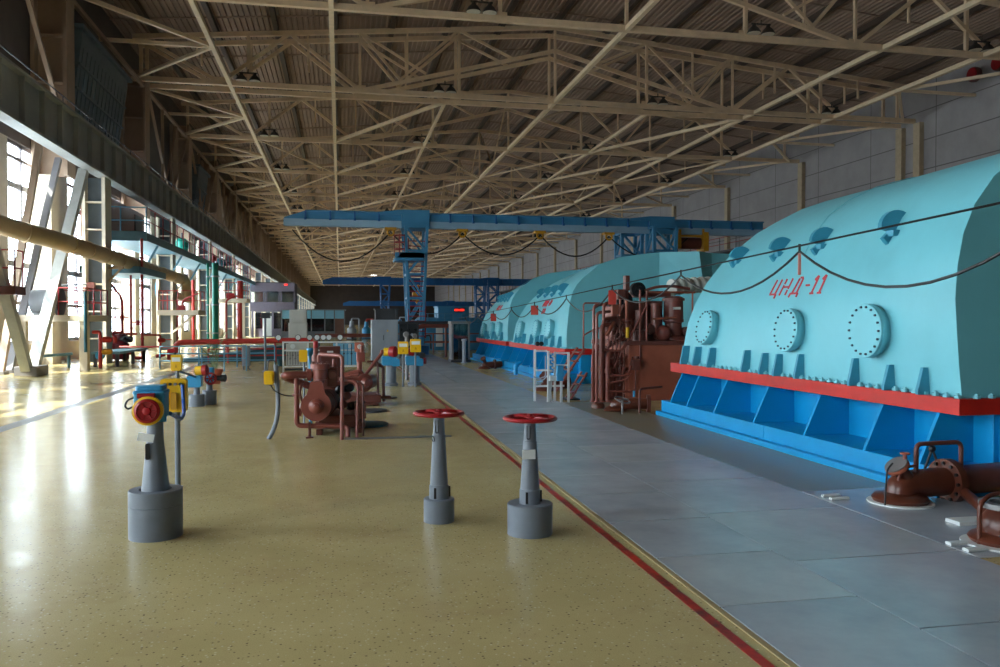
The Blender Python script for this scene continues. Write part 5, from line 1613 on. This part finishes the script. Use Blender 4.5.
# dark rooms / equipment on the walkway level
o = T('walkway_cabin', 'dark cabin standing on the long walkway behind its railing', 'cabin', (-10.2, 39, 5))
M().box(-10.6, -9.5, 36.2, 42.5, 5.06, 6.8).build('shell', BROWND, o, False)
M().box(-9.5, -9.46, 40.5, 41.8, 5.1, 6.6).build('door', GREYD, o, False)
for k, (y, m_, lab) in enumerate(((46, GREENP, 'green valve motor standing on the walkway'), (50.5, GREENP, 'larger green valve motor standing farther on the walkway'), (61, REDPIPE, 'red tank standing on the walkway'), (66, TEALD, 'dark tank standing beyond the red tank on the walkway'))):
    o = T('walkway_motor', lab, 'motor', (-9.2, y, 5.06))
    M().lathe([(.5, 0), (.5, .1), (.32, .12), (.32, .8), (.4, .85), (.4, 1.2), (.2, 1.4)], (-9.2, y, 5.06), n=18).build('motor_body', m_, o)
    M().cyl((-9.2, y, 6.3), (-9.2, y, 6.8), .08).build('stem', GREYD, o)

# vertical pipes by the windows
def vpipe(x, y, z0, z1, r, m_, lab, cl=3):
    o = T('riser_pipe', lab, 'pipe', (x, y, z0))
    M().cyl((x, y, z0), (x, y, z1), r, n=16).build('pipe', m_, o)
    for k in range(cl):
        z = z0 + (z1 - z0) * (k + .5) / cl
        M().cyl((x, y, z), (x, y, z + .08), r * 1.35, n=16).build('clamp', GREYL if m_ is GREENP else m_, o)


vpipe(-7.05, 48.5, 0, 4.9, .18, GREENP, 'thick green riser pipe under the walkway')
vpipe(-7.5, 48.8, 0, 4.9, .07, GREENP, 'thin green riser pipe left of the thick green one')
vpipe(-7.85, 34.6, 0, 4.9, .055, REDPIPE, 'tall red riser pipe in front of the first bright bay')
vpipe(-8.2, 34.3, .8, 3.4, .045, REDP, 'short dark red pipe just left of the tall red riser')
vpipe(-9.5, 36.2, 0, 3.4, .1, REDP, 'dark red pipe standing in the window light behind the pump')
vpipe(-8.6, 50.5, 0, 4.0, .09, REDPIPE, 'red riser pipe below the hanging platform')
vpipe(-8.9, 47.0, 0, 3.5, .1, REDP, 'dark red riser pipe behind the hanging platform')
vpipe(-8.2, 70, 0, 4.9, .24, REDPIPE, 'wide rust red riser pipe near the control booth')
o = T('hydrant_pipe', 'red pipe with a slanting upper bend and lever valves by the bright bay', 'pipe', (-8.7, 34.4, 0))
M().tube([(-9.6, 34.6, 3.5), (-9.2, 34.5, 3.3), (-8.55, 34.4, 2.5), (-8.55, 34.4, 1.1), (-8.55, 34.4, .95)], .05, 12, .3).build('pipe', REDPIPE, o)
M().cyl((-9.6, 34.4, 1.05), (-8.0, 34.4, 1.05), .05, n=10).lathe([(.05, -.2), (.12, -.15), (.12, .15), (.05, .2)], (-8.75, 34.4, 1.05), (1, 0, 0), 12).build('cross_pipe', REDPIPE, o)
for (x, z) in ((-8.55, 1.7), (-7.95, 1.5)):
    M().box(x - .3, x + .25, 34.3, 34.4, z, z + .05).cyl((x, 34.35, z - .1), (x, 34.35, z + .1), .08).build('lever_valve', REDPIPE, o)
M().cyl((-8.4, 34.4, 0), (-8.4, 34.4, 1.0), .04, n=8).build('stand', REDPIPE, o)
o = T('hydrant_pipe', 'red hydrant post with a side outlet right of the bright bay', 'pipe', (-7.6, 36.2, 0))
M().tube([(-7.9, 34.7, 1.0), (-7.55, 35.8, .98), (-7.5, 36.2, .95), (-7.5, 36.2, 0)], .045, 10, .1).build('pipe', REDPIPE, o)
M().lathe([(.04, -.2), (.11, -.16), (.11, 0), (.07, .1)], (-7.4, 36.2, .75), (1, 0, 0), 12).box(-7.3, -7.05, 36.1, 36.2, .76, .8).build('outlet', REDPIPE, o)
o = T('hydrant_pipe', 'orange red hydrant post in front of the first cream column', 'pipe', (-7.8, 28.8, 0))
M().tube([(-8.1, 28.9, 1.2), (-7.85, 28.8, 1.2), (-7.85, 28.8, 0)], .06, 10, .1).build('pipe', REDPIPE, o)
for z in (.95, .55):
    M().lathe([(.05, -.18), (.1, -.14), (.1, .06), (.06, .14)], (-7.62, 28.8, z), (1, 0, 0), 12).build('outlet', REDPIPE if z > .6 else YELD, o)
M().cyl((-7.4, 28.8, .85), (-7.4, 28.8, 1.05), .07).build('valve_wheel', REDPIPE, o)
o = T('booster_pump', 'dark red booster pump with a box and valves in the first bright bay', 'pump', (-8.8, 34, 0))
M().box(-9.35, -8.95, 33.6, 33.9, .75, 1.45).build('terminal_box', PUMPRED, o, False, .01)
M().lathe([(.32, 0), (.34, .05), (.34, .6), (.22, .75), (.22, 1.0)], (-8.55, 34, 0.05), n=20).build('pump_body', PUMPRED, o)
M().cyl((-9.0, 34, 0), (-9.0, 34, 2.0), .14, n=14).build('column', PUMPRED, o)
M().lathe([(.08, -.25), (.13, -.2), (.13, .2), (.08, .25)], (-8.3, 33.9, .85), (1, 0, 0), 14).cyl((-8.3, 33.8, .85), (-8.3, 33.6, .95), .05).build('valve', GREYD, o)
M().tube([(-8.3, 34, .3), (-8.05, 34, .3), (-8.05, 34, .1), (-7.7, 34, .1)], .07, 10, .1).build('outlet_pipe', REDPIPE, o)
o = T('work_bench', 'low long teal bench with dark legs in front of the red pump', 'bench', (-8.2, 31, 0))
M().box(-8.3, -7.4, 29.4, 33.4, .44, .52).build('top', TEAL, o, False)
for (x, y) in ((-8.2, 29.5), (-7.5, 29.5), (-8.2, 33.3), (-7.5, 33.3), (-7.5, 31.6)):
    M().box(x - .05, x + .05, y - .05, y + .05, 0, .44).build('leg', GREYD, o, False)
M().cyl((-8.0, 29.4, .4), (-8.0, 29.25, .4), .14).build('motor', LBLUE, o)
o = M().cyl((-10.4, 27.9, .38), (-8.9, 29.4, .46), .05, n=8).cyl((-10.4, 27.9, 0), (-10.4, 27.9, .38), .05, n=8).cyl((-9.0, 29.4, 0), (-9.0, 29.4, .45), .05, n=8).build('handrail_pipe', TEAL)
tag(o, 'low teal pipe rail along the window sill behind the V brace', 'pipe')
o = T('wall_bracket_box', 'small dark box on an arm fixed to the first cream column', 'box', (-8.7, 31.4, 2.9))
M().box(-9.0, -8.75, 31.4, 31.6, 2.75, 2.98).build('box', BROWND, o, False)
M().cyl((-10.2, 31.5, 2.86), (-8.9, 31.5, 2.9), .03, n=6).build('arm', GREYD, o)

# red pipe, blue railing, teal sloped cover in the middle left
o = T('fire_main', 'thick red pipe on stands crossing the floor in front of the windows', 'pipe', (-4, 31, 0))
M().tube([(-5.95, 31.2, 0), (-5.95, 31.2, .78), (-2.0, 31.2, .84), (-1.0, 31.2, .84)], .1, 14, .25).build('pipe', REDPIPE, o)
M().lathe([(.2, -.15), (.22, 0), (.2, .15)], (-6.05, 31.2, .35), (1, 0, 0), 16).cyl((-6.3, 31.2, .35), (-6.6, 31.1, .28), .07).build('valve', REDP, o)
for x in (-4.1, -2.4):
    M().cyl((x, 31.2, 0), (x, 31.2, .76), .04, n=8).build('stand', REDPIPE, o)
M().cyl((-8.0, 31.8, .62), (-6.0, 31.3, .62), .035, n=8).build('feeder', REDPIPE, o)
o = T('red_riser_frame', 'tall thin red pipe frame behind the blue railing', 'pipe', (-4.5, 38, 0))
M().tube([(-5.05, 38, 0), (-5.05, 38, 2.5), (-4.7, 38, 2.7), (-4.4, 38, 2.7)], .045, 8, .1).build('pipe', REDPIPE, o)
o = T('service_platform', 'far cream platform with red railing left of the control booth', 'platform', (-6.0, 52, 0))
M().box(-7.9, -5.7, 52, 54, 2.72, 2.95).build('deck', CREAMC, o, False)
rail(o, [(-7.8, 52.05, 2.95), (-5.75, 52.05, 2.95), (-5.75, 53.9, 2.95)], 1.0)
for x in (-7.7, -5.9):
    M().box(x - .08, x + .08, 52.1, 52.3, 0, 2.72).build('leg', CREAMC, o, False)
M().box(-7.0, -6.5, 52.6, 53.0, 2.95, 3.3).build('red_machine', REDP, o, False, .03)
o = T('stair_well_cover', 'sloping dark teal cover plate behind the blue railing', 'cover', (-3.8, 31.8, 0))
M().prism([(-6.4, 32.4, 0), (-2.15, 32.4, 0), (-2.15, 32.4, .6)], (0, 3.0, 0)).build('cover', TEALD, o, False)
o = T('floor_railing', 'blue pipe railing across the floor in front of the teal cover', 'railing', (-4.5, 28.2, 0))
rail(o, [(-5.9, 28.4, 0), (-2.2, 28.4, 0)], .72, RAILBL, 1.2, .022, 2)
o = T('floor_railing', 'second blue pipe railing behind the potted plant', 'railing', (-4.5, 25.5, 0))
rail(o, [(-4.9, 26.3, 0), (-2.9, 26.3, 0)], .8, RAILBL, .6, .02, 1)
o = T('floor_railing', 'low red pipe railing under the thick red pipe', 'railing', (-2.5, 33, 0))
rail(o, [(-4.9, 31.9, 0), (-1.2, 31.9, 0)], .5, REDPIPE, 1.3, .03, 1)

o = T('pedestal_box', 'grey pedestal box on two thin legs near the red pipe', 'electrical box', (-2.98, 26.9, 0))
M().rbox(-3.1, -2.86, 26.85, 27.05, .12, .78, .02, 'z').build('box', GREY, o)
M().cyl((-3.06, 26.95, 0), (-3.06, 26.95, .12), .025).build('leg', GREYD, o)
M().tube([(-2.92, 26.95, .15), (-2.92, 26.95, .05), (-2.84, 26.9, .0)], .025, 8, .04).build('leg', GREYD, o)
o = T('lamp_post', 'thin grey post with a dark box on top near the pedestal box', 'post', (-2.3, 26.0, 0))
M().cyl((-2.3, 26, 0), (-2.3, 26, 1.75), .035, n=8).lathe([(.09, 0), (.09, .02)], (-2.3, 26, 0), n=14).build('post', GREY, o)
M().box(-2.42, -2.14, 25.9, 26.1, 1.66, 1.84).build('head', GREYD, o, False, .01)
tag(M().lathe([(.09, 0), (.12, .22), (.125, .23), (.11, .23), (.09, .2)], (-2.05, 29.0, 0), n=20).build('bucket', TEALD), 'small teal bucket on the floor left of the gauge rack', 'bucket')

# potted plant
px, py = -3.1, 21.2
o = T('potted_plant', 'leggy green plant in a terracotta pot behind the small blue actuators', 'plant', (px, py, 0))
pot = M().lathe([(.13, 0), (.18, .3), (.2, .3), (.2, .37), (.18, .37), (.17, .33)], (px, py, 0), n=28).build('pot', TERR, o)
M().lathe([(.165, .32), (.02, .345)], (px, py, 0), n=20).build('soil', SOIL, pot)
rr = random.Random(9)
st = M()
lf = M()
for k in range(9):
    a = rr.random() * 6.28
    h = .45 + rr.random() * .55
    sp = .12 + rr.random() * .32
    tip = V(px + math.cos(a) * sp, py + math.sin(a) * sp, .35 + h)
    mid = V(px + math.cos(a) * sp * .35, py + math.sin(a) * sp * .35, .35 + h * .6)
    st.tube([(px + math.cos(a) * .04, py + math.sin(a) * .04, .33), mid, tip], .007, 5)
    for j in range(9):
        t = .35 + .65 * j / 8
        p = mid.lerp(tip, (t - .35) / .65)
        b = rr.random() * 6.28
        d = V(math.cos(b), math.sin(b), .25 - rr.random() * .7) * (.1 + rr.random() * .07)
        s_ = d.cross(V(0, 0, 1)).normalized() * .014
        mdl = p + d * .5 + V(0, 0, .012)
        lf.add([p, mdl + s_, p + d, mdl - s_], [(0, 1, 2, 3)])
st.build('stem', LEAF, o)
q = lf.build('leaves', LEAF, o)
q['kind'] = 'stuff'

# ================================================================ light and camera
w = bpy.data.worlds.new('daylight')
scn.world = w
w.use_nodes = True
bg = w.node_tree.nodes['Background']
bg.inputs['Color'].default_value = (0.92, 0.96, 1.0, 1)
bg.inputs['Strength'].default_value = 14.0


def portal(name, loc, rot, sx, sy):
    l = bpy.data.lights.new(name, 'AREA')
    l.shape = 'RECTANGLE'
    l.size, l.size_y = sx, sy
    l.cycles.is_portal = True
    o = bpy.data.objects.new(name, l)
    col.objects.link(o)
    o.location = loc
    o.rotation_euler = rot
    return o


portal('window_portal', (XL - .35, (YB + YE) / 2, 4.2), (0, -PI / 2, 0), 7.4, YE - YB)

sl = bpy.data.lights.new('sun', 'SUN')
sl.energy = 11.0
sl.angle = 0.009
sl.color = (1.0, 0.9, 0.74)
so = bpy.data.objects.new('sun', sl)
col.objects.link(so)
d = Vector((0.8, 0.42, -0.95)).normalized()
so.rotation_euler = d.to_track_quat('-Z', 'Y').to_euler()

cam = bpy.data.cameras.new('camera')
co = bpy.data.objects.new('camera', cam)
col.objects.link(co)
cam.sensor_width = 36.0
cam.lens = 800.0 * 36.0 / 1000.0
cam.clip_end = 500
yaw = math.atan(160 / 800)
pit = math.atan(13.5 / 800 * math.cos(yaw))
co.location = (0, 0, 1.6)
co.rotation_euler = (PI / 2 - pit, 0, -yaw)
scn.camera = co

vs = scn.view_settings
vs.view_transform = 'Standard'
vs.look = 'None'
vs.gamma = 1.0
vs.use_curve_mapping = False
vs.exposure = 1.0
